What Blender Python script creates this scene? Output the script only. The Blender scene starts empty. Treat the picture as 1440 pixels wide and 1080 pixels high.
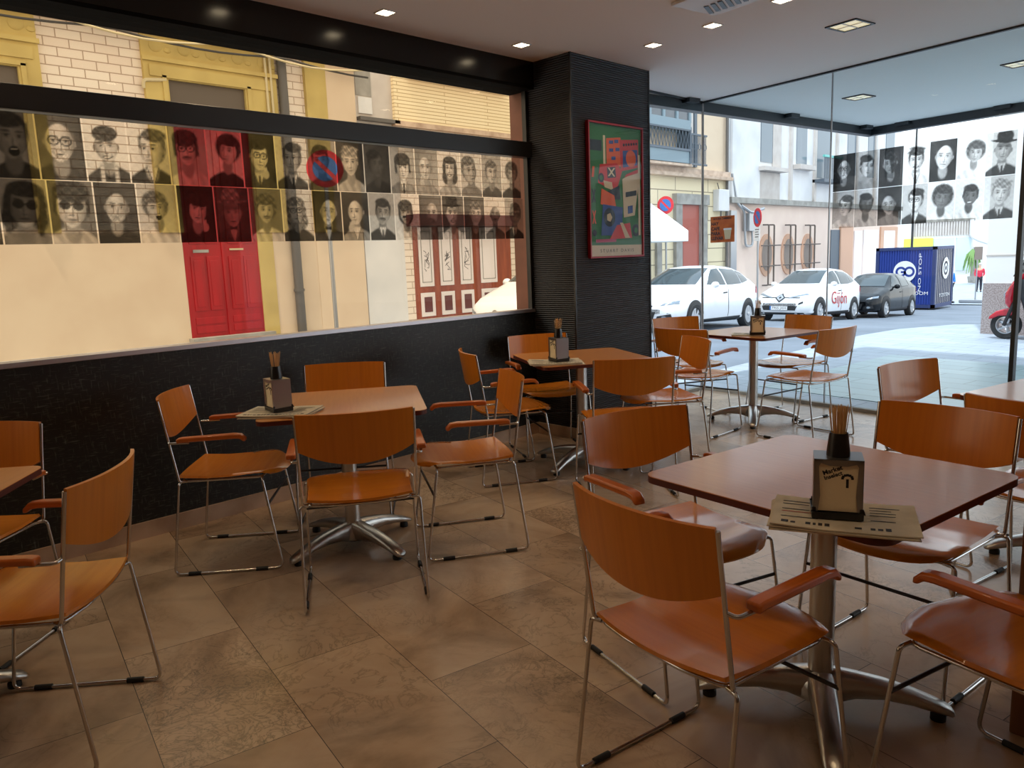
import bpy, bmesh, math, random
from math import sin, cos, pi, radians as R, sqrt
from mathutils import Vector, Matrix
from mathutils.bvhtree import BVHTree
random.seed(7)
sc = bpy.context.scene
COL = sc.collection

# ------------------------------------------------------------------ camera, sky, sun, exposure
CAMZ = 1.42
def cam_setup():
    cd = bpy.data.cameras.new('camera'); co = bpy.data.objects.new('camera', cd); COL.objects.link(co)
    pit, rol, yaw = R(9.15), R(-2.2), R(45.3)
    cp, sp, cy, sy = cos(pit), sin(pit), cos(yaw), sin(yaw)
    f = Vector((-sy*cp, cy*cp, -sp)); u = Vector((-sy*sp, cy*sp, cp)); r = Vector((cy, sy, 0))
    r2 = r*cos(rol)+u*sin(rol); u2 = -r*sin(rol)+u*cos(rol)
    m = Matrix(((r2.x, u2.x, -f.x, 4.296), (r2.y, u2.y, -f.y, 0), (r2.z, u2.z, -f.z, CAMZ), (0, 0, 0, 1)))
    co.matrix_world = m
    cd.sensor_width = 36; cd.lens = 36*1085/1440; cd.clip_start = .02; cd.clip_end = 500
    sc.camera = co
cam_setup()
sc.view_settings.view_transform = 'Standard'
sc.view_settings.look = 'None'
sc.view_settings.gamma = 1
sc.view_settings.exposure = 0.0
SKY = 2.2; SUN = 3.2
w = bpy.data.worlds.new('sky'); sc.world = w; w.use_nodes = True
wn = w.node_tree.nodes; wl = w.node_tree.links
bg = wn['Background']; bg.inputs['Strength'].default_value = SKY
tc = wn.new('ShaderNodeTexCoord'); sx = wn.new('ShaderNodeSeparateXYZ'); cr = wn.new('ShaderNodeValToRGB')
wl.new(tc.outputs['Generated'], sx.inputs[0]); wl.new(sx.outputs['Z'], cr.inputs[0]); wl.new(cr.outputs[0], bg.inputs['Color'])
cr.color_ramp.elements[0].color = (1.0, .98, .95, 1); cr.color_ramp.elements[0].position = 0
cr.color_ramp.elements[1].color = (.66, .82, 1.0, 1); cr.color_ramp.elements[1].position = .8
sd = bpy.data.lights.new('sun', 'SUN'); so = bpy.data.objects.new('sun', sd); COL.objects.link(so)
sd.energy = SUN; sd.angle = R(1.5); sd.color = (.97, .98, 1)
so.rotation_euler = Vector((-.10, .30, -1)).to_track_quat('-Z', 'Y').to_euler(); so.location = (0, 8, 20)
sc.cycles.transparent_max_bounces = 24
sc.cycles.max_bounces = 10
sc.cycles.diffuse_bounces = 5
sc.cycles.caustics_reflective = False
sc.cycles.caustics_refractive = False
sc.cycles.sample_clamp_indirect = 6.0

# ------------------------------------------------------------------ materials
MATS = {}
def srgb(r, g, b):
    def c(v):
        v /= 255
        return v/12.92 if v <= .04045 else ((v+.055)/1.055)**2.4
    return (c(r), c(g), c(b))
def mk(name, col, rough=.5, metal=0., coat=0., noise=None, bump=None, emit=None, spec=None):
    """noise=(scale xyz, second colour, detail, lo, hi); bump=(scale, strength)"""
    m = bpy.data.materials.new(name); m.use_nodes = True; MATS[name] = m
    n, l = m.node_tree.nodes, m.node_tree.links
    b = n['Principled BSDF']
    b.inputs['Base Color'].default_value = (*col, 1); b.inputs['Roughness'].default_value = rough
    b.inputs['Metallic'].default_value = metal; b.inputs['Coat Weight'].default_value = coat
    b.inputs['Coat Roughness'].default_value = .12
    if spec is not None: b.inputs['Specular IOR Level'].default_value = spec
    if noise or bump:
        t = n.new('ShaderNodeTexCoord')
    if noise:
        s, c2, det, lo, hi = noise
        mp = n.new('ShaderNodeMapping'); mp.inputs['Scale'].default_value = s
        nt = n.new('ShaderNodeTexNoise'); nt.inputs['Scale'].default_value = 1; nt.inputs['Detail'].default_value = det
        rp = n.new('ShaderNodeValToRGB'); e = rp.color_ramp.elements
        e[0].position = lo; e[0].color = (*col, 1); e[1].position = hi; e[1].color = (*c2, 1)
        l.new(t.outputs['Object'], mp.inputs[0]); l.new(mp.outputs[0], nt.inputs['Vector'])
        l.new(nt.outputs['Fac'], rp.inputs[0]); l.new(rp.outputs[0], b.inputs['Base Color'])
    if bump:
        nb = n.new('ShaderNodeTexNoise'); nb.inputs['Scale'].default_value = bump[0]; nb.inputs['Detail'].default_value = 4
        bp = n.new('ShaderNodeBump'); bp.inputs['Strength'].default_value = bump[1]; bp.inputs['Distance'].default_value = .02
        l.new(t.outputs['Object'], nb.inputs['Vector']); l.new(nb.outputs['Fac'], bp.inputs['Height']); l.new(bp.outputs[0], b.inputs['Normal'])
    if emit:
        b.inputs['Emission Color'].default_value = (*emit[0], 1); b.inputs['Emission Strength'].default_value = emit[1]
    return m
def mk_glass(name, tint, ior=1.35):
    m = bpy.data.materials.new(name); m.use_nodes = True; MATS[name] = m
    n, l = m.node_tree.nodes, m.node_tree.links
    n.remove(n['Principled BSDF']); o = n['Material Output']
    tr = n.new('ShaderNodeBsdfTransparent'); tr.inputs[0].default_value = (*tint, 1)
    gl = n.new('ShaderNodeBsdfGlossy'); gl.inputs['Roughness'].default_value = .01
    fr = n.new('ShaderNodeFresnel'); fr.inputs[0].default_value = ior
    mx = n.new('ShaderNodeMixShader'); ge = n.new('ShaderNodeNewGeometry'); iv = n.new('ShaderNodeMath'); iv.operation = 'SUBTRACT'; iv.inputs[0].default_value = 1
    mu = n.new('ShaderNodeMath'); mu.operation = 'MULTIPLY'               # only the outer face of a pane mirrors
    l.new(ge.outputs['Backfacing'], iv.inputs[1]); l.new(iv.outputs[0], mu.inputs[0]); l.new(fr.outputs[0], mu.inputs[1])
    l.new(mu.outputs[0], mx.inputs[0]); l.new(tr.outputs[0], mx.inputs[1]); l.new(gl.outputs[0], mx.inputs[2]); l.new(mx.outputs[0], o.inputs[0])
    return m
def mk_film(name):
    m = bpy.data.materials.new(name); m.use_nodes = True; MATS[name] = m
    n, l = m.node_tree.nodes, m.node_tree.links
    n.remove(n['Principled BSDF']); o = n['Material Output']
    at = n.new('ShaderNodeVertexColor'); at.layer_name = 'print'
    tr = n.new('ShaderNodeBsdfTransparent'); df = n.new('ShaderNodeBsdfDiffuse'); mx = n.new('ShaderNodeMixShader'); mx.inputs[0].default_value = .10
    l.new(at.outputs[0], tr.inputs[0]); l.new(at.outputs[0], df.inputs[0]); l.new(tr.outputs[0], mx.inputs[1]); l.new(df.outputs[0], mx.inputs[2]); l.new(mx.outputs[0], o.inputs[0])
    return m
def axes_brick(m, ax, w, h, c1, c2, mortar, msize=.012, rot=0, shift=(0, 0), offset=.5):
    """brick/tile pattern laid over the named object axes"""
    n, l = m.node_tree.nodes, m.node_tree.links; b = n['Principled BSDF']
    t = n.new('ShaderNodeTexCoord'); s = n.new('ShaderNodeSeparateXYZ'); c = n.new('ShaderNodeCombineXYZ')
    l.new(t.outputs['Object'], s.inputs[0]); l.new(s.outputs[ax[0]], c.inputs[0]); l.new(s.outputs[ax[1]], c.inputs[1])
    mp = n.new('ShaderNodeMapping'); mp.inputs['Rotation'].default_value = (0, 0, rot); mp.inputs['Location'].default_value = (*shift, 0)
    l.new(c.outputs[0], mp.inputs[0])
    bt = n.new('ShaderNodeTexBrick'); bt.inputs['Scale'].default_value = 1; bt.inputs['Brick Width'].default_value = w; bt.inputs['Row Height'].default_value = h
    bt.inputs['Mortar Size'].default_value = msize; bt.offset = offset; bt.inputs['Mortar Smooth'].default_value = .1
    bt.inputs['Color1'].default_value = (*c1, 1); bt.inputs['Color2'].default_value = (*c2, 1); bt.inputs['Mortar'].default_value = (*mortar, 1)
    l.new(mp.outputs[0], bt.inputs['Vector']); l.new(bt.outputs['Color'], b.inputs['Base Color'])
    return bt, mp
WOOD = srgb(218, 132, 40)
mk('wood', WOOD, .22, coat=.5, spec=.4, noise=((3, 60, 3), srgb(208, 122, 36), 4, .35, .7))
mk('wood_back', WOOD, .28, coat=.3, spec=.35, noise=((60, 3, 2.0), srgb(208, 122, 36), 4, .35, .7))
mk('wood_arm', srgb(208, 110, 34), .3, coat=.4, noise=((60, 4, 60), srgb(184, 90, 28), 3, .35, .7))
mk('table_wood', srgb(218, 148, 82), .34, coat=.6, noise=((4, 70, 4), srgb(208, 138, 74), 4, .3, .75))
mk('table_edge', srgb(84, 26, 16), .45)
mk('chrome', (.62, .60, .58), .16, 1)
mk('aluminium', (.60, .58, .55), .32, 1, bump=(120, .05))
mk('rubber', (.012, .012, .012), .6)
mk('black_bar', (.02, .02, .022), .4)
mk('plaster', srgb(247, 240, 234), .8, bump=(6, .03))
mk('soffit_paint', srgb(240, 240, 236), .8, bump=(6, .03))
mk('wall_paint', srgb(150, 120, 96), .8)
mk('fascia_black', (.010, .008, .007), .2, spec=.35)
mk('lining_black', (.006, .005, .004), .9, spec=.1)
mk('frame_black', (.008, .007, .007), .35)
mk('sill_metal', (.55, .52, .55), .35, .9)
mk('steel', (.38, .37, .37), .35, 1)
mk('dark_seal', (.02, .025, .03), .4)
mk('post_wood', srgb(150, 104, 68), .45, noise=((30, 30, 2), srgb(120, 80, 50), 4, .3, .7))
mk('stone_beige', srgb(206, 180, 156), .5, noise=((4, 4, 4), srgb(168, 140, 116), 5, .35, .7))
mk('jamb_stone_shaded', srgb(158, 104, 84), .6, noise=((4, 4, 4), srgb(136, 88, 70), 4, .35, .7))  # darker and redder than the beige stone: shade and glass tint painted in
mk('white_trim', (.8, .78, .76), .4)
mk('lamp_glow', (1, .9, .7), .4, emit=((1.0, .80, .52), 14))
mk('lamp_glow_cool', (.9, .9, .8), .4, emit=((1.0, .84, .45), .55))
mk('napkin', srgb(236, 220, 186), .9, bump=(40, .1))
mk('print_black', (.02, .018, .02), .7)
mk('print_red', srgb(170, 70, 50), .7)
mk('print_white', (.85, .85, .85), .6)
mk('paper', srgb(214, 204, 184), .9, noise=((20, 20, 20), srgb(198, 188, 168), 3, .4, .7))
mk('toothpick', srgb(224, 184, 130), .7)
mk('black_plastic', (.012, .011, .011), .3)
g_bronze = mk_glass('bronze_glass', (.91, .81, .675), 1.25)
g_clear = mk_glass('clear_glass', (.945, .975, .985), 1.22)
mk_film('portrait_film')
# dark flecked board
m = mk('flecked_board', (.006, .0055, .005), .42)
def fleck(m):
    n, l = m.node_tree.nodes, m.node_tree.links; b = n['Principled BSDF']
    t = n.new('ShaderNodeTexCoord'); base = None
    acc = None
    for k, (rot, sc_) in enumerate((((.6, 0, 0), (1, 14, 120)), ((-.9, 0, 0), (1, 110, 16)), ((.1, 0, 0), (1, 22, 150)))):
        mp = n.new('ShaderNodeMapping'); mp.inputs['Rotation'].default_value = rot; mp.inputs['Scale'].default_value = sc_
        nt = n.new('ShaderNodeTexNoise'); nt.inputs['Scale'].default_value = 1; nt.inputs['Detail'].default_value = 1.5
        l.new(t.outputs['Object'], mp.inputs[0]); l.new(mp.outputs[0], nt.inputs['Vector'])
        rp = n.new('ShaderNodeValToRGB'); e = rp.color_ramp.elements; e[0].position = .60; e[0].color = (0, 0, 0, 1); e[1].position = .80; e[1].color = (.075, .078, .066, 1)
        l.new(nt.outputs['Fac'], rp.inputs[0])
        if acc is None: acc = rp.outputs[0]
        else:
            mx = n.new('ShaderNodeMix'); mx.data_type = 'RGBA'; mx.blend_type = 'ADD'; mx.inputs[0].default_value = 1
            l.new(acc, mx.inputs[6]); l.new(rp.outputs[0], mx.inputs[7]); acc = mx.outputs[2]
    mx = n.new('ShaderNodeMix'); mx.data_type = 'RGBA'; mx.blend_type = 'ADD'; mx.inputs[0].default_value = 1; mx.inputs[7].default_value = (.006, .0055, .005, 1)
    l.new(acc, mx.inputs[6]); l.new(mx.outputs[2], b.inputs['Base Color'])
fleck(m)
# ribbed cladding
m = mk('ribbed_cladding', (.03, .027, .028), .38, .3)
def ribs(m):
    n, l = m.node_tree.nodes, m.node_tree.links; b = n['Principled BSDF']
    t = n.new('ShaderNodeTexCoord'); wv = n.new('ShaderNodeTexWave'); wv.bands_direction = 'Z'; wv.inputs['Scale'].default_value = 19.5; wv.inputs['Distortion'].default_value = 0
    l.new(t.outputs['Object'], wv.inputs['Vector'])
    bp = n.new('ShaderNodeBump'); bp.inputs['Strength'].default_value = .9; bp.inputs['Distance'].default_value = .006
    l.new(wv.outputs['Fac'], bp.inputs['Height']); l.new(bp.outputs[0], b.inputs['Normal'])
    rp = n.new('ShaderNodeValToRGB'); e = rp.color_ramp.elements; e[0].color = (.008, .007, .008, 1); e[1].color = (.05, .046, .05, 1)
    l.new(wv.outputs['Fac'], rp.inputs[0]); l.new(rp.outputs[0], b.inputs['Base Color'])
ribs(m)
# marble floor
m = mk('marble_floor', (.3, .26, .22), .24)
def marble(m):
    n, l = m.node_tree.nodes, m.node_tree.links; b = n['Principled BSDF']
    bt, mp = axes_brick(m, 'XY', .84, .4215, (0, 0, 0), (1, 1, 1), (.5, .5, .5), .0013, R(10.85), (0.1, -.229))
    l.remove(bt.outputs['Color'].links[0])
    t = n.new('ShaderNodeTexCoord')
    va = n.new('ShaderNodeVectorMath'); va.operation = 'MULTIPLY_ADD'; va.inputs[1].default_value = (13, 7, 5)   # each slab has its own veining
    l.new(bt.outputs['Color'], va.inputs[0]); l.new(t.outputs['Object'], va.inputs[2])
    def noise(sc_, det, dist, stops):
        nz = n.new('ShaderNodeTexNoise'); nz.inputs['Scale'].default_value = sc_; nz.inputs['Detail'].default_value = det; nz.inputs['Distortion'].default_value = dist; nz.inputs['Roughness'].default_value = .6
        l.new(va.outputs[0], nz.inputs['Vector']); rp = n.new('ShaderNodeValToRGB'); e = rp.color_ramp.elements
        e[0].position, e[0].color = stops[0][0], (*stops[0][1], 1); e[1].position, e[1].color = stops[-1][0], (*stops[-1][1], 1)
        for p, c in stops[1:-1]: x = e.new(p); x.color = (*c, 1)
        l.new(nz.outputs['Fac'], rp.inputs[0]); return rp.outputs[0]
    def mix(fac, a, c, mode='MIX'):
        mx = n.new('ShaderNodeMix'); mx.data_type = 'RGBA'; mx.blend_type = mode
        for k, v in ((0, fac), (6, a), (7, c)):
            if isinstance(v, (int, float)): mx.inputs[k].default_value = v
            elif isinstance(v, tuple): mx.inputs[k].default_value = (*v, 1)
            else: l.new(v, mx.inputs[k])
        return mx.outputs[2]
    K, Wt = (0, 0, 0), (1, 1, 1)
    base = noise(1.6, 6, .8, ((.32, srgb(150, 126, 102)), (.48, srgb(192, 164, 136)), (.62, srgb(206, 180, 152))))
    tone = mix(.30, base, mix(1.0, (.62, .62, .62), mix(.5, K, bt.outputs['Color']), 'ADD'), 'MULTIPLY')
    mask = noise(1.1, 2, .3, ((.44, K), (.60, Wt)))
    vein = noise(3.6, 9, 2.2, ((.478, K), (.497, Wt), (.518, K)))
    c1 = mix(mix(1.0, mix(1.0, vein, mask, 'MULTIPLY'), (.5, .5, .5), 'MULTIPLY'), tone, srgb(92, 82, 70))
    fine = noise(11, 7, 3.0, ((.45, K), (.495, Wt), (.54, K)))
    pick = n.new('ShaderNodeValToRGB'); e = pick.color_ramp.elements; e[0].position = .70; e[0].color = (0, 0, 0, 1); e[1].position = .80; e[1].color = (1, 1, 1, 1)
    l.new(bt.outputs['Color'], pick.inputs[0])
    m2 = noise(2.2, 3, .5, ((.42, K), (.56, Wt)))
    heavy = mix(1.0, mix(1.0, fine, pick.outputs[0], 'MULTIPLY'), m2, 'MULTIPLY')
    c2 = mix(mix(1.0, heavy, (.6, .6, .6), 'MULTIPLY'), c1, srgb(76, 72, 62))
    mj = n.new('ShaderNodeMix'); mj.data_type = 'RGBA'; mj.inputs[7].default_value = (.05, .04, .03, 1)
    l.new(bt.outputs['Fac'], mj.inputs[0]); l.new(c2, mj.inputs[6]); l.new(mj.outputs[2], b.inputs['Base Color'])
marble(m)
# outside
mk('asphalt', srgb(124, 132, 142), .8, noise=((.7, .7, .7), srgb(106, 114, 124), 6, .35, .7))
m = mk('paving', srgb(210, 208, 206), .6)
axes_brick(m, 'XY', .6, .3, srgb(176, 184, 194), srgb(162, 172, 182), srgb(118, 126, 136), .006, R(10), (0, 0))
m = mk('porch_paving_shaded', srgb(168, 190, 190), .35)  # paving darkened to teal: the porch roof's shade put into its colour
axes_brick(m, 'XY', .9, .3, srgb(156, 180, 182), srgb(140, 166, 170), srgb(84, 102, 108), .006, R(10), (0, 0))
mk('stucco_cream', srgb(222, 200, 172), .9, noise=((1.2, 1.2, 1.2), srgb(214, 190, 162), 5, .35, .7))
mk('stucco_yellow', srgb(206, 182, 112), .9, noise=((1.5, 1.5, 1.5), srgb(186, 162, 98), 5, .35, .7))
mk('stucco_pink', srgb(238, 214, 196), .9, noise=((1, 1, 1), srgb(230, 204, 188), 4, .35, .7))
mk('stone_white', srgb(228, 226, 224), .8, noise=((.8, .8, .8), srgb(208, 208, 208), 5, .35, .7))
mk('stone_panel', srgb(206, 198, 190), .8, noise=((.8, 2, 2), srgb(190, 180, 172), 5, .35, .7))
mk('far_white', srgb(242, 240, 236), .9)
mk('stone_grey', srgb(168, 164, 156), .85, noise=((3, 3, 3), srgb(140, 136, 128), 5, .35, .7))
m = mk('brick_white', srgb(236, 222, 204), .8)
axes_brick(m, 'YZ', .42, .16, srgb(240, 226, 208), srgb(232, 214, 196), srgb(176, 152, 130), .010)
m = mk('brick_band', srgb(240, 224, 186), .8)
axes_brick(m, 'YZ', 3.0, .085, srgb(242, 226, 188), srgb(238, 220, 180), srgb(186, 160, 120), .010)
m = mk('ashlar_yellow', srgb(238, 216, 164), .85)
axes_brick(m, 'YZ', 2.2, .52, srgb(236, 220, 184), srgb(230, 214, 178), srgb(150, 136, 112), .018)
mk('red_door', srgb(176, 20, 30), .35, noise=((8, 8, 1), srgb(150, 14, 24), 4, .3, .7))
mk('brown_wood', srgb(158, 72, 34), .45, noise=((12, 12, 1.5), srgb(128, 52, 22), 4, .3, .7))
mk('red_brown_door', srgb(172, 86, 70), .5)
mk('dark_red', srgb(98, 40, 36), .5)
mk('peach', srgb(212, 168, 140), .8)
mk('panel_white', srgb(236, 226, 222), .5)
mk('void_dark', srgb(96, 84, 72), .6)
mk('pipe_grey', srgb(92, 88, 84), .5)
mk('pole_grey', srgb(170, 172, 174), .35, .6)
mk('cable', srgb(70, 66, 62), .6)
mk('cable_pale', srgb(206, 190, 150), .7)
mk('sign_red', srgb(206, 30, 44), .4)
mk('sign_blue', srgb(40, 104, 176), .4)
mk('grille_iron', srgb(96, 84, 76), .6)
mk('recess_grey', srgb(150, 136, 126), .8)
mk('window_dark', srgb(96, 100, 104), .15)
mk('window_blue', srgb(120, 132, 140), .12)
mk('bay_blue', srgb(126, 144, 152), .5)
mk('rail_grey', srgb(86, 96, 106), .5)
mk('rail_teal', srgb(110, 190, 180), .5)
mk('awning_white', srgb(250, 250, 250), .8)
m = mk('poster_orange', srgb(226, 146, 66), .5, noise=((9, 9, 9), srgb(190, 96, 36), 3, .3, .7))
def backlit(m, k):
    n, l = m.node_tree.nodes, m.node_tree.links; b = n['Principled BSDF']; o = n['Material Output']
    tl = n.new('ShaderNodeBsdfTranslucent'); mx = n.new('ShaderNodeMixShader'); mx.inputs[0].default_value = k
    if b.inputs['Base Color'].links: l.new(b.inputs['Base Color'].links[0].from_socket, tl.inputs[0])
    else: tl.inputs[0].default_value = b.inputs['Base Color'].default_value
    l.new(b.outputs[0], mx.inputs[1]); l.new(tl.outputs[0], mx.inputs[2]); l.new(mx.outputs[0], o.inputs[0])
backlit(m, .6)
mk('poster_cream', srgb(226, 200, 160), .6)
mk('car_white', srgb(244, 244, 246), .25, coat=.6)
mk('car_black', (.005, .006, .008), .2, coat=.1, spec=.3)
mk('car_glass', (.05, .065, .07), .06, coat=.1)
mk('car_trim', (.015, .015, .017), .5)
mk('car_lamp', (.28, .32, .36), .12, .3)
mk('tyre', (.02, .02, .021), .8)
mk('rim', (.55, .56, .58), .3, .8)
mk('container_blue', srgb(26, 56, 140), .5)
mk('container_dark', srgb(40, 56, 104), .5)
mk('shop_yellow', srgb(226, 236, 90), .6)
mk('shop_pale', srgb(206, 222, 232), .6)
mk('plant_green', srgb(116, 150, 84), .7)
mk('jacket_red', srgb(206, 44, 70), .7)
mk('jacket_blue', srgb(44, 130, 214), .7)
mk('trousers_dark', srgb(40, 40, 50), .8)
mk('skin', srgb(214, 168, 140), .6)
mk('hair_grey', srgb(190, 180, 170), .8)
m = mk('granite', srgb(186, 174, 170), .5, noise=((60, 60, 60), srgb(140, 124, 120), 3, .42, .6))
mk('scooter_red', srgb(196, 24, 44), .25, coat=.6)
mk('container_gap', srgb(24, 34, 70), .6)
mk('art_green', srgb(44, 110, 56), .5); mk('art_red', srgb(196, 44, 44), .5); mk('art_orange', srgb(216, 92, 44), .5)
mk('art_blue', srgb(50, 76, 140), .5); mk('art_black', (.015, .02, .03), .5); mk('art_cream', srgb(206, 190, 160), .5); mk('art_pink', srgb(170, 60, 90), .5)
mk('frame_red', srgb(150, 20, 36), .35)
g_poster = mk_glass('poster_glass', (.97, .97, .97), 1.35)

# ------------------------------------------------------------------ mesh builder
def fillet(pts, rad, n=4, closed=False):
    pts = [Vector(p) for p in pts]; out = []
    N = len(pts)
    for i, p in enumerate(pts):
        if not closed and i in (0, N-1): out.append(p); continue
        a, b = pts[i-1], pts[(i+1) % N]
        r = min(rad, (a-p).length*.45, (b-p).length*.45)
        s, e = p+(a-p).normalized()*r, p+(b-p).normalized()*r
        for k in range(n+1):
            t = k/n; out.append(s*(1-t)**2+p*2*t*(1-t)+e*t*t)
    return out
class MB:
    def __init__(s): s.v = []; s.f = []; s.m = []
    def add(s, vs, fs, m=0):
        o = len(s.v); s.v += [tuple(p) for p in vs]
        for f in fs: s.f.append([o+i for i in f]); s.m.append(m)
        return s
    def box(s, c, d, m=0, rz=0, M=None):
        x, y, z = d[0]/2, d[1]/2, d[2]/2
        P = [Vector((a*x, b*y, e*z)) for e in (-1, 1) for a, b in ((-1, -1), (1, -1), (1, 1), (-1, 1))]
        if M is not None: P = [M @ p for p in P]
        elif rz: q = Matrix.Rotation(rz, 3, 'Z'); P = [q @ p for p in P]
        c = Vector(c)
        return s.add([p+c for p in P], [(3, 2, 1, 0), (4, 5, 6, 7), (0, 1, 5, 4), (1, 2, 6, 5), (2, 3, 7, 6), (3, 0, 4, 7)], m)
    def bb(s, x0, x1, y0, y1, z0, z1, m=0):
        return s.box(((x0+x1)/2, (y0+y1)/2, (z0+z1)/2), (abs(x1-x0), abs(y1-y0), abs(z1-z0)), m)
    def tube(s, pts, r, n=8, m=0, closed=False, caps=True):
        pts = [Vector(p) for p in pts]; N = len(pts)
        rr = r if isinstance(r, (list, tuple)) else [r]*N
        T = []
        for i in range(N):
            a = pts[i-1] if (i or closed) else pts[i]; b = pts[(i+1) % N] if (i < N-1 or closed) else pts[i]
            T.append((b-a).normalized() if (b-a).length > 1e-9 else Vector((0, 0, 1)))
        up = Vector((0, 0, 1)) if abs(T[0].z) < .9 else Vector((1, 0, 0))
        u = T[0].cross(up).normalized(); vs = []
        for i in range(N):
            if i:
                ax = T[i-1].cross(T[i])
                if ax.length > 1e-7: u = Matrix.Rotation(T[i-1].angle(T[i]), 3, ax.normalized()) @ u
            u = (u-T[i]*u.dot(T[i])).normalized(); w = T[i].cross(u)
            for k in range(n): a = 2*pi*k/n; vs.append(pts[i]+(u*cos(a)+w*sin(a))*rr[i])
        fs = []
        for i in range(N if closed else N-1):
            j = (i+1) % N
            for k in range(n): k2 = (k+1) % n; fs.append((i*n+k, i*n+k2, j*n+k2, j*n+k))
        if caps and not closed: fs += [tuple(range(n-1, -1, -1)), tuple((N-1)*n+k for k in range(n))]
        return s.add(vs, fs, m)
    def lathe(s, prof, c=(0, 0, 0), n=20, m=0, M=None, caps=True):
        vs = []; c = Vector(c)
        for r, z in prof:
            for k in range(n):
                a = 2*pi*k/n; p = Vector((r*cos(a), r*sin(a), z)); vs.append((M @ p if M is not None else p)+c)
        fs = []
        for i in range(len(prof)-1):
            for k in range(n): k2 = (k+1) % n; fs.append((i*n+k, i*n+k2, (i+1)*n+k2, (i+1)*n+k))
        if caps: fs += [tuple(range(n-1, -1, -1)), tuple((len(prof)-1)*n+k for k in range(n))]
        return s.add(vs, fs, m)
    def prism(s, poly, fn, d0, d1, m=0):
        """poly of (a,b), fn(a,b,d) -> point"""
        n = len(poly)
        vs = [fn(a, b, d0) for a, b in poly]+[fn(a, b, d1) for a, b in poly]
        fs = [tuple(range(n-1, -1, -1)), tuple(range(n, 2*n))]+[(i, (i+1) % n, n+(i+1) % n, n+i) for i in range(n)]
        return s.add(vs, fs, m)
    def sheet(s, fn, nu, nv, th, m=0):
        """fn(u,v)->(point, normal); a thick curved panel"""
        P = []
        for i in range(nu+1):
            for j in range(nv+1): P.append(fn(i/nu, j/nv))
        A = [Vector(p)+Vector(n)*th/2 for p, n in P]; B = [Vector(p)-Vector(n)*th/2 for p, n in P]
        o = len(A); W = nv+1; fs = []
        for i in range(nu):
            for j in range(nv):
                q = (i*W+j, (i+1)*W+j, (i+1)*W+j+1, i*W+j+1); fs.append(q); fs.append(tuple(o+k for k in reversed(q)))
        for i in range(nu):
            for j in (0, nv): a, b = i*W+j, (i+1)*W+j; fs.append((a, o+a, o+b, b) if j == 0 else (b, o+b, o+a, a))
        for j in range(nv):
            for i in (0, nu): a, b = i*W+j, i*W+j+1; fs.append((b, o+b, o+a, a) if i == 0 else (a, o+a, o+b, b))
        return s.add(A+B, fs, m)
    def ell(s, c, r, m=0, nu=14, nv=8, M=None):
        vs = []; c = Vector(c)
        for i in range(nv+1):
            t = -pi/2+pi*i/nv
            for k in range(nu):
                a = 2*pi*k/nu; p = Vector((r[0]*cos(t)*cos(a), r[1]*cos(t)*sin(a), r[2]*sin(t))); vs.append((M @ p if M is not None else p)+c)
        fs = [(i*nu+k, i*nu+(k+1) % nu, (i+1)*nu+(k+1) % nu, (i+1)*nu+k) for i in range(nv) for k in range(nu)]
        return s.add(vs, fs, m)
    def build(s, name, mats, parent=None, smooth=35, bevel=0, loc=None, rz=None):
        me = bpy.data.meshes.new(name); me.from_pydata(s.v, [], s.f); 
        for x in (mats if isinstance(mats, (list, tuple)) else [mats]): me.materials.append(MATS[x])
        me.polygons.foreach_set('material_index', s.m)
        bm = bmesh.new(); bm.from_mesh(me); bmesh.ops.remove_doubles(bm, verts=bm.verts, dist=1e-6)
        bmesh.ops.recalc_face_normals(bm, faces=bm.faces); bm.to_mesh(me); bm.free()
        if smooth:
            me.polygons.foreach_set('use_smooth', [True]*len(me.polygons)); me.set_sharp_from_angle(angle=R(smooth))
        me.update()
        o = bpy.data.objects.new(name, me); COL.objects.link(o)
        if parent is not None: o.parent = parent
        if loc is not None: o.location = loc
        if rz is not None: o.rotation_euler = (0, 0, rz)
        if bevel:
            b = o.modifiers.new('bevel', 'BEVEL'); b.width = bevel; b.segments = 2; b.limit_method = 'ANGLE'; b.angle_limit = R(40)
        return o
def tag(o, label=None, cat=None, group=None, kind=None):
    if label: o['label'] = label
    if cat: o['category'] = cat
    if group: o['group'] = group
    if kind: o['kind'] = kind
    return o
def empty(name, loc=(0, 0, 0), rz=0):
    o = bpy.data.objects.new(name, None); COL.objects.link(o); o.location = loc; o.rotation_euler = (0, 0, rz); o.empty_display_size = .05
    return o
def thing(name, label, cat, loc=(0, 0, 0), rz=0, group=None): return tag(empty(name, loc, rz), label, cat, group)
def dup(o, parent=None):
    c = o.copy(); COL.objects.link(c)
    if parent is not None: c.parent = parent
    for ch in list(o.children): dup(ch, c)
    return c
def text_geo(txt, size=1.0, bold=.0):
    cu = bpy.data.curves.new('lettering', 'FONT'); cu.body = txt; cu.size = size; cu.align_x = 'CENTER'; cu.align_y = 'CENTER'; cu.resolution_u = 3; cu.offset = bold*size
    o = bpy.data.objects.new('lettering', cu); me = o.to_mesh()
    vs = [v.co.copy() for v in me.vertices]; fs = [tuple(p.vertices) for p in me.polygons]
    o.to_mesh_clear(); bpy.data.objects.remove(o); bpy.data.curves.remove(cu)
    return vs, fs
def put_text(mb, txt, size, fn, m=0, stretch=1.0, bold=.0):
    vs, fs = text_geo(txt, size, bold)
    mb.add([fn(v.x*stretch, v.y) for v in vs], fs, m)
def struct(o, label=None): o['kind'] = 'structure'; return o if not label else tag(o, label)

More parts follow.
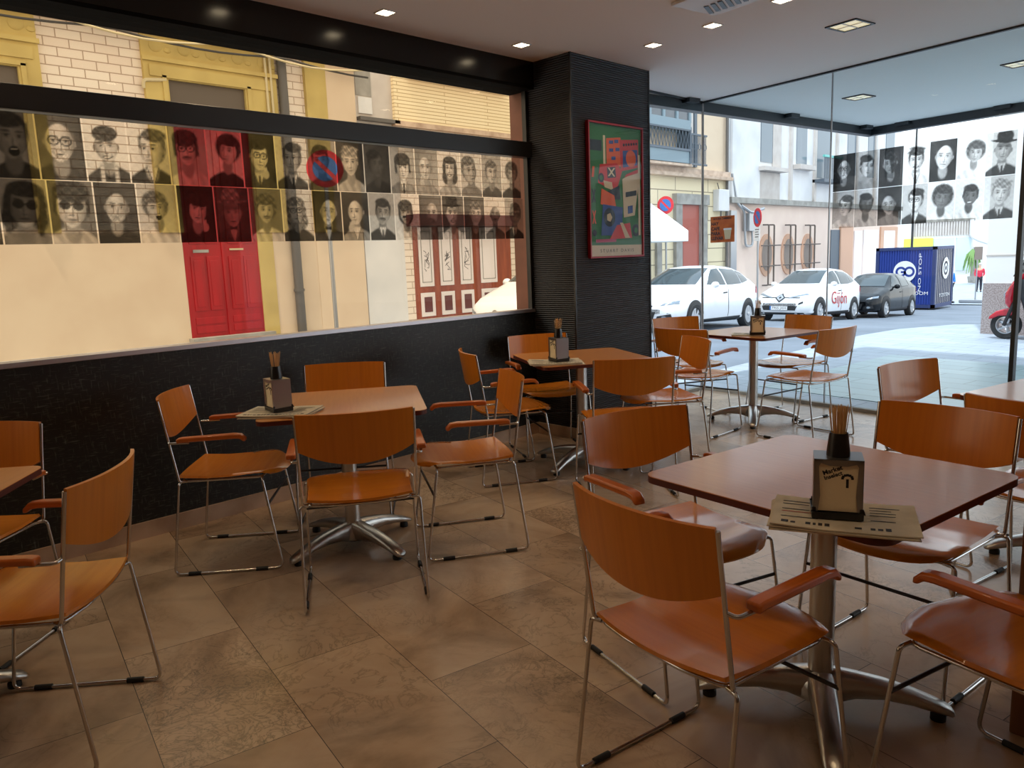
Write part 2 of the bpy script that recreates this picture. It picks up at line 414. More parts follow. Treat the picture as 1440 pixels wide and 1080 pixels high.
# ------------------------------------------------------------------ room shell
def fy(x): return 7.08-.172*x                      # the glass front
FA = math.atan(-.172)
def slab(poly, z0, z1, name, mat, **k):
    mb = MB(); mb.prism(poly, lambda a, b, d: (a, b, d), z0, z1); return mb.build(name, mat, smooth=0, **k)
struct(slab([(-.2, -2.7), (7.7, -2.7), (7.7, fy(7.7)), (-.02, fy(0))], -.25, 0, 'floor', 'marble_floor'))
struct(slab([(-.2, -2.7), (7.7, -2.7), (7.7, fy(7.7)+.02), (0, fy(0)+.02), (-.2, 5.5)], 2.9, 3.3, 'ceiling', 'plaster'))
PORCH = [(-.2, 5.5), (0, fy(0)+.02), (7.7, fy(7.7)+.02), (7.7, 9.30), (.33, 10.52)]
struct(slab(PORCH, 2.902, 3.3, 'porch_ceiling', 'soffit_paint'))
mb = MB()
def bar2(mb, a, b, wd, z0, z1, m=0):
    a, b = Vector((*a, 0)), Vector((*b, 0)); d = (b-a); n = Vector((-d.y, d.x, 0)).normalized()*wd/2
    P = [a-n, b-n, b+n, a+n]; mb.prism([(p.x, p.y) for p in P], lambda x, y, zz: (x, y, zz), z0, z1, m)
bar2(mb, (-.22, 5.5), (.33, 10.52), .10, 2.805, 2.905); bar2(mb, (.28, 10.53), (7.7, 9.30), .10, 2.805, 2.905)
for t in (.25, .6, .93): bar2(mb, (-.15+.55*t, 5.5+5.02*t), (-.13+.55*t, 5.5+5.02*t+.16), .14, 2.86, 2.906)
for t in (.05, .2, .4, .7): bar2(mb, (.33+7.37*t, 10.49-1.22*t), (.5+7.37*t, 10.46-1.22*t), .14, 2.86, 2.906)
struct(mb.build('trim_porch_edge', 'dark_seal', smooth=0))
mb = MB(); mb.bb(-.2, 0, -2.7, 4.54, .0, 1.0); struct(mb.build('wall_left', 'flecked_board', smooth=0))
mb = MB(); mb.bb(-.2, .066, -2.7, 4.54, 2.70, 2.72); struct(mb.build('trim_head_lining', 'lining_black', smooth=0))
mb = MB(); mb.bb(-.2, .07, -2.7, 4.54, 2.72, 2.9); struct(mb.build('trim_window_head', 'fascia_black', smooth=0))
mb = MB(); mb.bb(0, .016, -2.5, 4.54, 0, .09); mb.bb(.016, .44, 4.524, 4.54, 0, .09); struct(mb.build('baseboard_left', 'stone_beige', smooth=0, bevel=.003))
mb = MB(); mb.bb(-.2, 7.7, -2.7, -2.5, 0, 2.9); struct(mb.build('wall_back', 'wall_paint', smooth=0))
mb = MB(); mb.bb(7.5, 7.7, -2.5, fy(7.7), 0, 2.9); struct(mb.build('wall_right', 'wall_paint', smooth=0))
# window in the left wall
wi = empty('window_1', (0, 1, 1.02)); struct(wi)
def part(mb, name, mat, par, **k):
    o = mb.build(name, mat, None, **k); o.parent = par; o.matrix_parent_inverse = Matrix.Translation(-par.location) if par.rotation_euler.z == 0 else (Matrix.Translation(par.location) @ Matrix.Rotation(par.rotation_euler.z, 4, 'Z')).inverted()
    return o
mb = MB(); mb.bb(-.034, -.022, -2.5, 4.54, 1.02, 2.215); part(mb, 'lower_pane', 'bronze_glass', wi, smooth=0)
mb = MB(); mb.bb(-.034, -.022, -2.5, 4.54, 2.3, 2.72); part(mb, 'upper_pane', 'bronze_glass', wi, smooth=0)
mb = MB(); mb.bb(-.06, .03, -2.5, 4.565, 2.2, 2.315); part(mb, 'crossbar', 'frame_black', wi, smooth=0, bevel=.004)
mb = MB(); mb.bb(-.08, .012, -2.5, 4.54, .998, 1.024); part(mb, 'sill', 'sill_metal', wi, smooth=0, bevel=.002)
mb = MB(); mb.bb(-.045, -.003, 4.515, 4.545, 1.024, 2.7); part(mb, 'side_seal', 'frame_black', wi, smooth=0)
# pillar
pl = empty('pillar', (.22, 5.03, 0)); struct(pl)
mb = MB(); mb.bb(0, .44, 4.54, 5.52, 0, 2.9); part(mb, 'cladding', 'ribbed_cladding', pl, smooth=0)
mb = MB()
for x, y in ((.44, 4.54), (.44, 5.52), (0.0, 4.54)): mb.bb(x-.012, x+.004, y-.008, y+.008, .0, 2.9)
part(mb, 'corner_strip', 'frame_black', pl, smooth=0)
mb = MB(); mb.bb(-.22, -.001, 4.56, 5.50, 0, 2.9); part(mb, 'stone_facing', 'jamb_stone_shaded', pl, smooth=0)
# glass front
w2 = empty('window_2', (1.4, fy(1.4), 0)); struct(w2)
def pane(a, b, z0=.02, z1=2.895, name='pane', mat='clear_glass', th=.012):
    mb = MB(); bar2(mb, a, b, th, z0, z1); return part(mb, name, mat, w2, smooth=0)
pane((0, 5.53), (0, fy(0)-.02)); pane((.006, fy(.006)), (1.394, fy(1.394))); pane((1.406, fy(1.406)), (2.875, fy(2.875)))
pane((2.925, fy(2.925)), (4.1, fy(4.1)), .02, 2.895); pane((4.12, fy(4.12)), (7.5, fy(7.5)))
mb = MB()
for x in (1.4, 4.11): bar2(mb, (x-.004, fy(x-.004)), (x+.004, fy(x+.004)), .014, .02, 2.9)
bar2(mb, (-.006, fy(0)-.012), (.006, fy(0)+.004), .016, .02, 2.9)
part(mb, 'glass_seam', 'steel', w2, smooth=0)
mb = MB(); bar2(mb, (0, 5.5), (0, fy(0)), .03, 2.885, 2.902); bar2(mb, (0, fy(0)), (7.5, fy(7.5)), .03, 2.885, 2.902); part(mb, 'head_seal', 'dark_seal', w2, smooth=0)
mb = MB(); bar2(mb, (0, 5.5), (0, fy(0)), .05, 0, .03); bar2(mb, (0, fy(0)), (7.5, fy(7.5)), .05, 0, .03); part(mb, 'floor_channel', 'stone_grey', w2, smooth=0)
d1 = empty('door_1', (2.9, fy(2.9), 0)); struct(d1)
mb = MB(); bar2(mb, (2.885, fy(2.885)), (2.915, fy(2.915)), .05, .0, 2.9); part(mb, 'door_post', 'dark_seal', d1, smooth=0)
# wooden post right of the front table
cq = Matrix.Rotation(R(-5), 3, 'Z')
mb = MB(); mb.box((.17, .17, 1.45), (.34, .34, 2.9), 0)
o = mb.build('trim_wooden_post', 'post_wood', smooth=0, bevel=.006, loc=(3.826, 2.452, 0), rz=R(-5)); struct(o)

# ------------------------------------------------------------------ ceiling lamps and vent
def downlight(x, y, rz, label, seen=True, power=5.0, group='small square warm downlights'):
    t = thing('downlight', label, 'lamp', (x, y, 2.9), rz, group)
    mb = MB()
    s = .05
    for a, b, c, d in ((-s, s, s-.008, s), (-s, s, -s, -s+.008), (-s, -s+.008, -s+.008, s-.008), (s-.008, s, -s+.008, s-.008)): mb.bb(a, b, c, d, -.006, .001)
    mb.build('trim_ring', 'white_trim', t, smooth=0)
    mb = MB(); mb.bb(-s+.008, s-.008, -s+.008, s-.008, -.003, .0); mb.build('bulb', 'lamp_glow', t, smooth=0)
    ld = bpy.data.lights.new('downlight_beam', 'SPOT'); lo = bpy.data.objects.new('downlight_beam', ld); COL.objects.link(lo)
    lo.parent = t; lo.location = (0, 0, -.02); ld.energy = power; ld.spot_size = R(120); ld.spot_blend = .8; ld.color = (1, .72, .42); ld.shadow_soft_size = .04
DL = [((.355, 2.2), 0, 'square downlight near the long window, first of its ceiling row'), ((.355, 2.96), 0, 'square warm downlight above the long window table, middle of its row'),
      ((.355, 4.12), 0, 'square warm downlight in the ceiling just before the dark pillar'), ((.925, 4.89), FA, 'square warm downlight in the ceiling right of the dark pillar'),
      ((1.45, 4.81), FA, 'square warm downlight between pillar lamp and ceiling vent'), ((1.99, 4.69), FA, 'square warm downlight beside the ceiling vent at the upper frame edge'),
      ((.355, 1.0), 0, 'unseen added square downlight over the window side near the left table'), ((2.3, 2.3), 0, 'unseen added square downlight over the middle of the room'), ((2.3, .4), 0, 'unseen added square downlight over the open floor'),  # from here on unseen downlights, added to brighten the room
      ((4.2, 1.2), 0, 'unseen added square downlight above the front table'), ((4.2, 3.2), 0, 'unseen added square downlight above the right table'), ((5.8, .4), 0, 'unseen added square downlight at the right side'), ((4.0, -1.2), 0, 'unseen added square downlight near the back wall')]
for (x, y), rz, lb in DL: downlight(x, y, rz, lb, power=14)
def recessed(x, y, rz, label, glow):
    t = thing('recessed_lamp', label, 'lamp', (x, y, 2.9), rz, 'recessed square lamps with black frames')
    mb = MB(); s = .115
    for a, b, c, d in ((-s, s, s-.016, s), (-s, s, -s, -s+.016), (-s, -s+.016, -s+.016, s-.016), (s-.016, s, -s+.016, s-.016)): mb.bb(a, b, c, d, -.008, .002)
    mb.build('frame', 'frame_black', t, smooth=0)
    mb = MB(); mb.bb(-s+.016, s-.016, -s+.016, s-.016, -.003, .0); mb.bb(-.006, .006, -s+.016, s-.016, -.006, -.003, 1); mb.bb(-s+.016, s-.016, -.006, .006, -.006, -.003, 1)
    mb.build('reflector', [glow, 'white_trim'], t, smooth=0)
recessed(2.04, 5.58, FA, 'black framed square lamp in the ceiling inside the glass front', 'lamp_glow_cool')
recessed(1.07, 8.25, FA, 'black framed square lamp in the porch ceiling left of the glass seam', 'lamp_glow_cool')
recessed(2.52, 7.98, FA, 'black framed square lamp in the porch ceiling at the right edge', 'lamp_glow_cool')
t = thing('ceiling_vent', 'white ceiling air vent with black slots at the top edge', 'vent', (1.76, 4.36, 2.9), FA)
mb = MB(); mb.bb(-.2, .2, -.2, .2, -.018, .001); mb.build('panel', 'white_trim', t, smooth=0, bevel=.006)
mb = MB()
for k in range(6): mb.box((-.13+.052*k, .06, -.020), (.028, .16, .006), 0, rz=R(28))
mb.build('slots', 'frame_black', t, smooth=0)

# ------------------------------------------------------------------ chairs
def chair_proto():
    t = empty('armchair')
    def yb(z): return .06*(.84-z)/.385             # the back posts lean back
    for s in (-1, 1):
        mb = MB()
        pts = [(s*.212, .065, .449), (s*.246, .058, .449), (s*.254, .0, .008), (s*.254, .50, .008), (s*.243, .435, .447), (s*.205, .43, .449)]
        mb.tube(fillet(pts, .032, 5), .0062, 8); lf = mb.build('leg_frame', 'chrome', t, smooth=60)
        for y in (.09, .40):
            m2 = MB(); m2.tube([(s*.254, y-.028, .0095), (s*.254, y+.028, .0095)], .0095, 10); m2.build('rubber_clip', 'rubber', lf, smooth=40)
        mb = MB(); mb.tube(fillet([(s*.212, .085, .449), (s*.2335, .058, .452), (s*.2365, yb(.84), .84)], .02, 4), .0062, 8)
        mb.build('back_post', 'chrome', t, smooth=60)
        mb = MB()
        prof = [(.085, .655, .028), (.34, .664, .028), (.365, .660, .024), (.378, .646, .016)]
        # wooden armrest: a bar bent down at its front
        top = [(.078, .668), (.10, .672), (.33, .678), (.365, .674), (.384, .655), (.386, .640), (.372, .641), (.362, .652), (.335, .655), (.10, .650), (.078, .646)]
        mb.prism(top, lambda a, b, d: (d, a, b), s*.247, s*.287, 0)
        ar = mb.build('armrest', 'wood_arm', t, smooth=40, bevel=.006)
        m2 = MB(); m2.tube(fillet([(s*.236, yb(.655)+.002, .648), (s*.262, yb(.655)+.006, .645), (s*.266, .13, .645)], .018, 4), .0055, 8); m2.build('bracket', 'chrome', ar, smooth=60)
    # seat rail loop under the plywood, front bar
    mb = MB()
    mb.tube(fillet([(-.212, .065, .449), (-.1, .048, .447), (.1, .048, .447), (.212, .065, .449), (.212, .43, .449), (-.212, .43, .449)], .03, 4, True), .006, 8, closed=True)
    mb.build('seat_rail', 'chrome', t, smooth=60)
    mb = MB(); mb.tube([(-.247, .452, .32), (.247, .452, .32)], .006, 8); mb.build('crossbar', 'black_bar', t, smooth=60)
    def seat(u, v):
        # v 0 rear .. 1 front, arc down at the front
        x = (u-.5)*2
        L = [(0, .052, .466), (.25, .17, .459), (.5, .29, .462), (.68, .372, .470), (.78, .420, .473), (.87, .455, .471), (.94, .478, .464), (1, .492, .452)]
        for a, b in zip(L, L[1:]):
            if a[0] <= v <= b[0]+1e-9:
                k = (v-a[0])/(b[0]-a[0]); y = a[1]+(b[1]-a[1])*k; z = a[2]+(b[2]-a[2])*k; dy, dz = b[1]-a[1], b[2]-a[2]; break
        hw = .216+.014*v-.050*max(0, (v-.72)/.28)**2.6
        y += -.020*(1-x*x)*(1-v)+(.034*(1-x*x)-.030*x**6)*v**3
        z += .012*x*x*(1-v*.6)-.004
        n = Vector((-.08*x, -dz, dy)).normalized()
        return Vector((x*hw, y, z)), n
    mb = MB(); mb.sheet(seat, 14, 22, .011); mb.build('seat', 'wood', t, smooth=50)
    def back(u, v):
        x = (u-.5)*2
        zb = .690-.058*(1-x*x); z = zb+(.846-zb)*v
        bow = .048*(1-abs(x)**2.2)
        y = yb(z)-bow*.95
        n = Vector((-.048*2.2*abs(x)**1.2*(1 if x > 0 else -1)/.232*-1*-1, 1, .155)).normalized()
        return Vector((x*.2315, y, z)), n
    mb = MB(); mb.sheet(back, 18, 6, .011); mb.build('backrest', 'wood_back', t, smooth=50)
    return t
CH = [((.49, 1.445), 51, 'wooden armchair in side view at the left of the middle window table'),
      ((.335, 2.515), -39, 'wooden armchair against the dark wall behind the middle window table'),
      ((1.685, 1.688), 147, 'wooden armchair with its back to us in front of the middle window table'),
      ((1.528, 2.73), -121, 'wooden armchair right of the middle window table, facing left with glossy seat'),
      ((.575, 3.295), 60, 'wooden armchair left of the pillar table, beside the dark wall'),
      ((.245, 4.30), -29, 'wooden armchair behind the pillar table, in the wall corner'),
      ((1.711, 3.54), 142, 'wooden armchair with its back to us at the front of the pillar table'),
      ((1.466, 4.58), -125, 'wooden armchair right of the pillar table, back lit in bright streaks'),
      ((1.0, 5.11), 90, 'wooden armchair at the table by the glass, nearer of its two left chairs'),
      ((.375, 6.0), -27, 'wooden armchair at the table by the glass, half hidden beside the pillar'),
      ((1.372, 6.537), -103, 'wooden armchair against the glass behind the table by the glass'),
      ((2.012, 5.594), 170, 'wooden armchair at the right of the table by the glass, facing left'),
      ((3.258, 1.428), 80, 'large wooden armchair in the foreground with its back to us at the front table'),
      ((2.623, 2.298), -18, 'wooden armchair at the far left side of the front table'),
      ((3.474, 2.96), -98, 'wooden armchair on the far right side of the front table, facing us'),
      ((4.178, 2.02), 165, 'wooden armchair cut by the lower right corner of the picture'),
      ((2.998, 4.043), -15, 'wooden armchair left of the right edge table, seen from behind, before the glass'),
      ((3.676, 3.258), 78, 'wooden armchair at the right edge table, mostly hidden by another chair and post'),
      ((.605, .64), -48, 'wooden armchair by the dark wall behind the left edge table'),
      ((1.79, .713), 230, 'wooden armchair in the left foreground, turned towards the left edge table')]
proto = chair_proto()
for i, ((x, y), a, lb) in enumerate(CH):
    c = proto if i == 0 else dup(proto)
    c.location = (x, y, 0); c.rotation_euler = (0, 0, R(a-90)); tag(c, lb, 'chair', 'wooden cafe armchairs')

# ------------------------------------------------------------------ tables
def rrect(s, r, n=6):
    out = []
    for cx, cy, a0 in ((s-r, s-r, 0), (-s+r, s-r, 90), (-s+r, -s+r, 180), (s-r, -s+r, 270)):
        for k in range(n+1): a = R(a0+90*k/n); out.append((cx+r*cos(a), cy+r*sin(a)))
    return out
def table_proto():
    t = empty('cafe_table')
    f = lambda a, b, d: (a, b, d)
    mb = MB(); mb.prism(rrect(.385, .05), f, .748, .7505, 0); mb.prism(rrect(.385, .05), f, .728, .748, 1)
    mb.build('tabletop', ['table_wood', 'table_edge'], t, smooth=30)
    mb = MB(); mb.box((0, 0, .722), (.42, .42, .012)); mb.build('top_plate', 'black_bar', t, smooth=0)
    mb = MB(); mb.lathe([(.0375, .10), (.0375, .72)], n=24); mb.build('column', 'aluminium', t, smooth=40)
    mb = MB(); mb.lathe([(.07, .045), (.072, .075), (.062, .098), (.05, .112), (.0385, .116)], n=24); mb.build('hub', 'aluminium', t, smooth=50)
    for k in range(4):
        q = Matrix.Rotation(R(38+90*k), 3, 'Z')
        S = [(.03, .078, .044, .056), (.10, .086, .040, .038), (.18, .082, .037, .028), (.26, .066, .035, .022), (.33, .045, .033, .017), (.368, .032, .028, .012), (.377, .026, .014, .006)]
        mb = MB(); vs = []
        for x, zc, hw, hh in S:
            for a in range(12):
                g = 2*pi*a/12; ca, sa = cos(g), sin(g)
                vs.append(q @ Vector((x, hw*abs(ca)**.6*(1 if ca > 0 else -1), zc+hh*abs(sa)**.8*(1 if sa > 0 else -1))))
        fs = [(i*12+k2, i*12+(k2+1) % 12, (i+1)*12+(k2+1) % 12, (i+1)*12+k2) for i in range(len(S)-1) for k2 in range(12)]
        fs += [tuple(range(11, -1, -1)), tuple((len(S)-1)*12+k2 for k2 in range(12))]
        mb.add(vs, fs); ft = mb.build('foot', 'aluminium', t, smooth=50)
        m2 = MB(); m2.lathe([(.022, 0), (.022, .018), (.012, .030)], c=q @ Vector((.335, 0, 0)), n=12); m2.build('glide', 'rubber', ft, smooth=40)
    return t
TB = [((.995, 2.08), -34, 'square wooden cafe table at the long window, its top lit orange'),
      ((.92, 4.01), -30, 'square wooden cafe table in front of the dark pillar'),
      ((1.17, 5.95), -10, 'square cafe table by the glass front with a shiny pale top'),
      ((3.365, 2.225), -8.5, 'large square cafe table in the right foreground holding newspaper and napkins'),
      ((3.74, 4.08), -12, 'pale topped cafe table at the right edge in front of the glass'),
      ((1.24, .17), -37, 'wooden cafe table cut by the left edge of the picture')]
tp = table_proto()
for i, ((x, y), a, lb) in enumerate(TB):
    c = tp if i == 0 else dup(tp)
    c.location = (x, y, 0); c.rotation_euler = (0, 0, R(a)); tag(c, lb, 'table', 'square cafe tables')
TOPZ = .7505
# ------------------------------------------------------------------ newspapers, napkin holders, toothpick cups
def newspaper(x, y, rz, sx, sy, label, seed, folds=3):
    rnd = random.Random(seed)
    t = thing('newspaper', label, 'newspaper', (x, y, TOPZ), rz)
    ph = rnd.random()*6
    for k in range(folds):
        ox, oy, ra = rnd.uniform(-.012, .012), rnd.uniform(-.008, .008), R(rnd.uniform(-3, 3)); q = Matrix.Rotation(ra, 3, 'Z')
        z0 = .0025+.0045*k
        def pg(u, v, k=k):
            a, b = (u-.5)*sx, (v-.5)*sy
            z = z0+.003*max(0, sin(u*5+ph))*(abs(v-.5)*2)**2*(k+1)/folds+.004*(abs(u-.5)*2)**4*(k/folds)
            p = q @ Vector((a, b, 0)); return Vector((p.x+ox, p.y+oy, z)), Vector((0, 0, 1))
        mb = MB(); mb.sheet(pg, 14, 8, .003, 0)
        if k == folds-1:
            def ink(u0, u1, v0, v1, m):
                P = [pg(u, v)[0]+Vector((0, 0, .0022)) for u, v in ((u0, v0), (u1, v0), (u1, v1), (u0, v1))]; mb.add(P, [(0, 1, 2, 3)], m)
            u = .07
            while u < .93:                                   # bold headline strokes
                w_ = rnd.uniform(.018, .05)
                if rnd.random() < .8: ink(u, u+w_, .10, .10+rnd.uniform(.05, .09), 1)
                u += w_+.016
            for r_ in range(7):
                v = .30+.085*r_
                for c0, c1 in ((.06, .34), (.38, .64), (.68, .93)):
                    if rnd.random() < .8: ink(c0, c1-rnd.uniform(0, .1), v, v+.022, 2 if (r_ == 2 and c0 < .1) else 1)
        mb.build('sheet', ['paper', 'print_black', 'print_red'], t, smooth=60)
newspaper(3.555, 1.862, R(24), .33, .235, 'folded newspaper under the napkin holder on the front table', 3)
newspaper(1.02, 1.715, R(37), .33, .23, 'folded newspaper under the napkin holder on the long window table', 5)
newspaper(1.0, 3.665, R(46), .33, .23, 'folded newspaper under the napkin holder on the pillar table', 8)
newspaper(1.26, 5.70, R(20), .24, .18, 'small pale folded paper under the holder on the table by the glass', 9, 2)
def holder_proto():
    t = empty('napkin_holder')
    W, D, H = .112, .088, .150
    mb = MB(); mb.bb(-W/2-.003, W/2+.003, -D/2-.003, D/2+.003, 0, .018); 
    for s in (-1, 1):
        for e in (-1, 1): mb.bb(s*(W/2+.003)-.010*(s > 0), s*(W/2+.003)+.010*(s < 0), e*(D/2+.003)-.008*(e > 0), e*(D/2+.003)+.008*(e < 0), .018, .03)
    mb.build('base', 'black_plastic', t, smooth=0, bevel=.003)
    mb = MB(); mb.bb(-W/2, -W/2+.002, -D/2, D/2, .018, H); mb.bb(W/2-.002, W/2, -D/2, D/2, .018, H); mb.bb(-W/2, W/2, -D/2, D/2, H-.002, H)
    for e in (-1, 1):                                     # bowed lips that keep the napkins in
        for s in (-1, 1):
            pr = [(s*W/2, .018), (s*W/2, H), (s*W/2*.6, H), (s*W/2*.8, H-.018), (s*W/2*.72, .06), (s*W/2*.8, .018)]
            mb.prism(pr, lambda a, b, d: (a, d, b), e*D/2, e*(D/2-.0015), 0)
        mb.prism([(-W/2, H), (W/2, H), (W/2, H-.006), (.02, H-.016), (-.02, H-.016), (-W/2, H-.006)], lambda a, b, d: (a, d, b), e*D/2, e*(D/2-.0015), 0)
    mb.build('casing', 'steel', t, smooth=0)
    for e in (-1, 1):
        mb = MB(); mb.bb(-W/2+.004, W/2-.004, e*(D/2-.018), e*(D/2-.004), .02, H-.004, 0)
        def fr(a, b, e=e): return (a if e < 0 else -a, e*(D/2-.0035), b)
        ca, sa = cos(R(22)), sin(R(22))
        def tilt(cx, cz): return lambda x, y: fr(cx+x*ca-y*sa, cz+x*sa+y*ca)
        put_text(mb, 'Market', .016, tilt(-.014, .122), 1, 1, .03); put_text(mb, 'Inselect', .014, tilt(-.012, .109), 1, 1, .03)
        P = lambda pts: mb.add([fr(a, b) for a, b in pts], [tuple(range(len(pts)))], 1)
        P([(.017, .080), (.023, .080), (.023, .102), (.017, .102)])
        for k in range(7):
            a = pi*k/6; c = (.020+.011*cos(a), .104+.008*sin(a)); P([(c[0]-.003, c[1]-.003), (c[0]+.003, c[1]-.003), (c[0]+.003, c[1]+.003), (c[0]-.003, c[1]+.003)])
        mb.build('napkins', ['napkin', 'print_black'], t, smooth=0)
    return t
def cup_proto():
    t = empty('toothpick_cup'); mb = MB()
    mb.lathe([(.0275, 0), (.0275, .004), (.0265, .018), (.0215, .058), (.0195, .058), (.0235, .02), (.0235, .006), (.001, .006)], n=20); mb.build('cup', 'black_plastic', t, smooth=40)
    return t
def pick_proto():
    mb = MB(); mb.tube([(0, 0, 0), (0, 0, .004), (0, 0, .104), (0, 0, .108)], [.0004, .00085, .00085, .0004], 6); return mb.build('toothpick', 'toothpick', smooth=60)
HP = [((3.548, 1.857), 25, .015, 'napkin holder with printed napkins on the front table newspaper', 'the front table', 64), ((.995, 1.725), -7, .015, 'napkin holder on the newspaper at the long window table', 'the long window table', 40),
      ((1.005, 3.69), -21, .015, 'napkin holder on the newspaper at the pillar table', 'the pillar table', 32), ((1.345, 5.68), 27, .011, 'napkin holder on the table by the glass front', 'the table by the glass', 24)]
hp, cp_, pp = holder_proto(), cup_proto(), pick_proto()
first = True; nth = 0
for i, ((x, y), a, dz, lb, where, n) in enumerate(HP):
    h = hp if i == 0 else dup(hp); h.location = (x, y, TOPZ+dz); h.rotation_euler = (0, 0, R(a)); tag(h, lb, 'napkin holder', 'napkin holders on the tables')
    c = cp_ if i == 0 else dup(cp_); zc = TOPZ+dz+.150; c.location = (x, y, zc); tag(c, 'black tapered toothpick cup on the napkin holder of '+where, 'cup', 'toothpick cups')
    rnd = random.Random(i+20)
    for k in range(n):
        p = pp if first else pp.copy()
        if not first: COL.objects.link(p)
        first = False
        r_, g = .0165*sqrt(rnd.random()), rnd.random()*2*pi
        dx, dy = r_*cos(g), r_*sin(g)
        p.location = (x+dx*.8, y+dy*.8, zc+.0075+rnd.random()*.012)
        p.rotation_euler = Vector((dx*7+rnd.uniform(-.05, .05), dy*7+rnd.uniform(-.05, .05), 1)).to_track_quat('Z', 'Y').to_euler()
        tag(p, 'wooden toothpick standing in the black cup on '+where, 'toothpick', 'toothpicks on '+where)

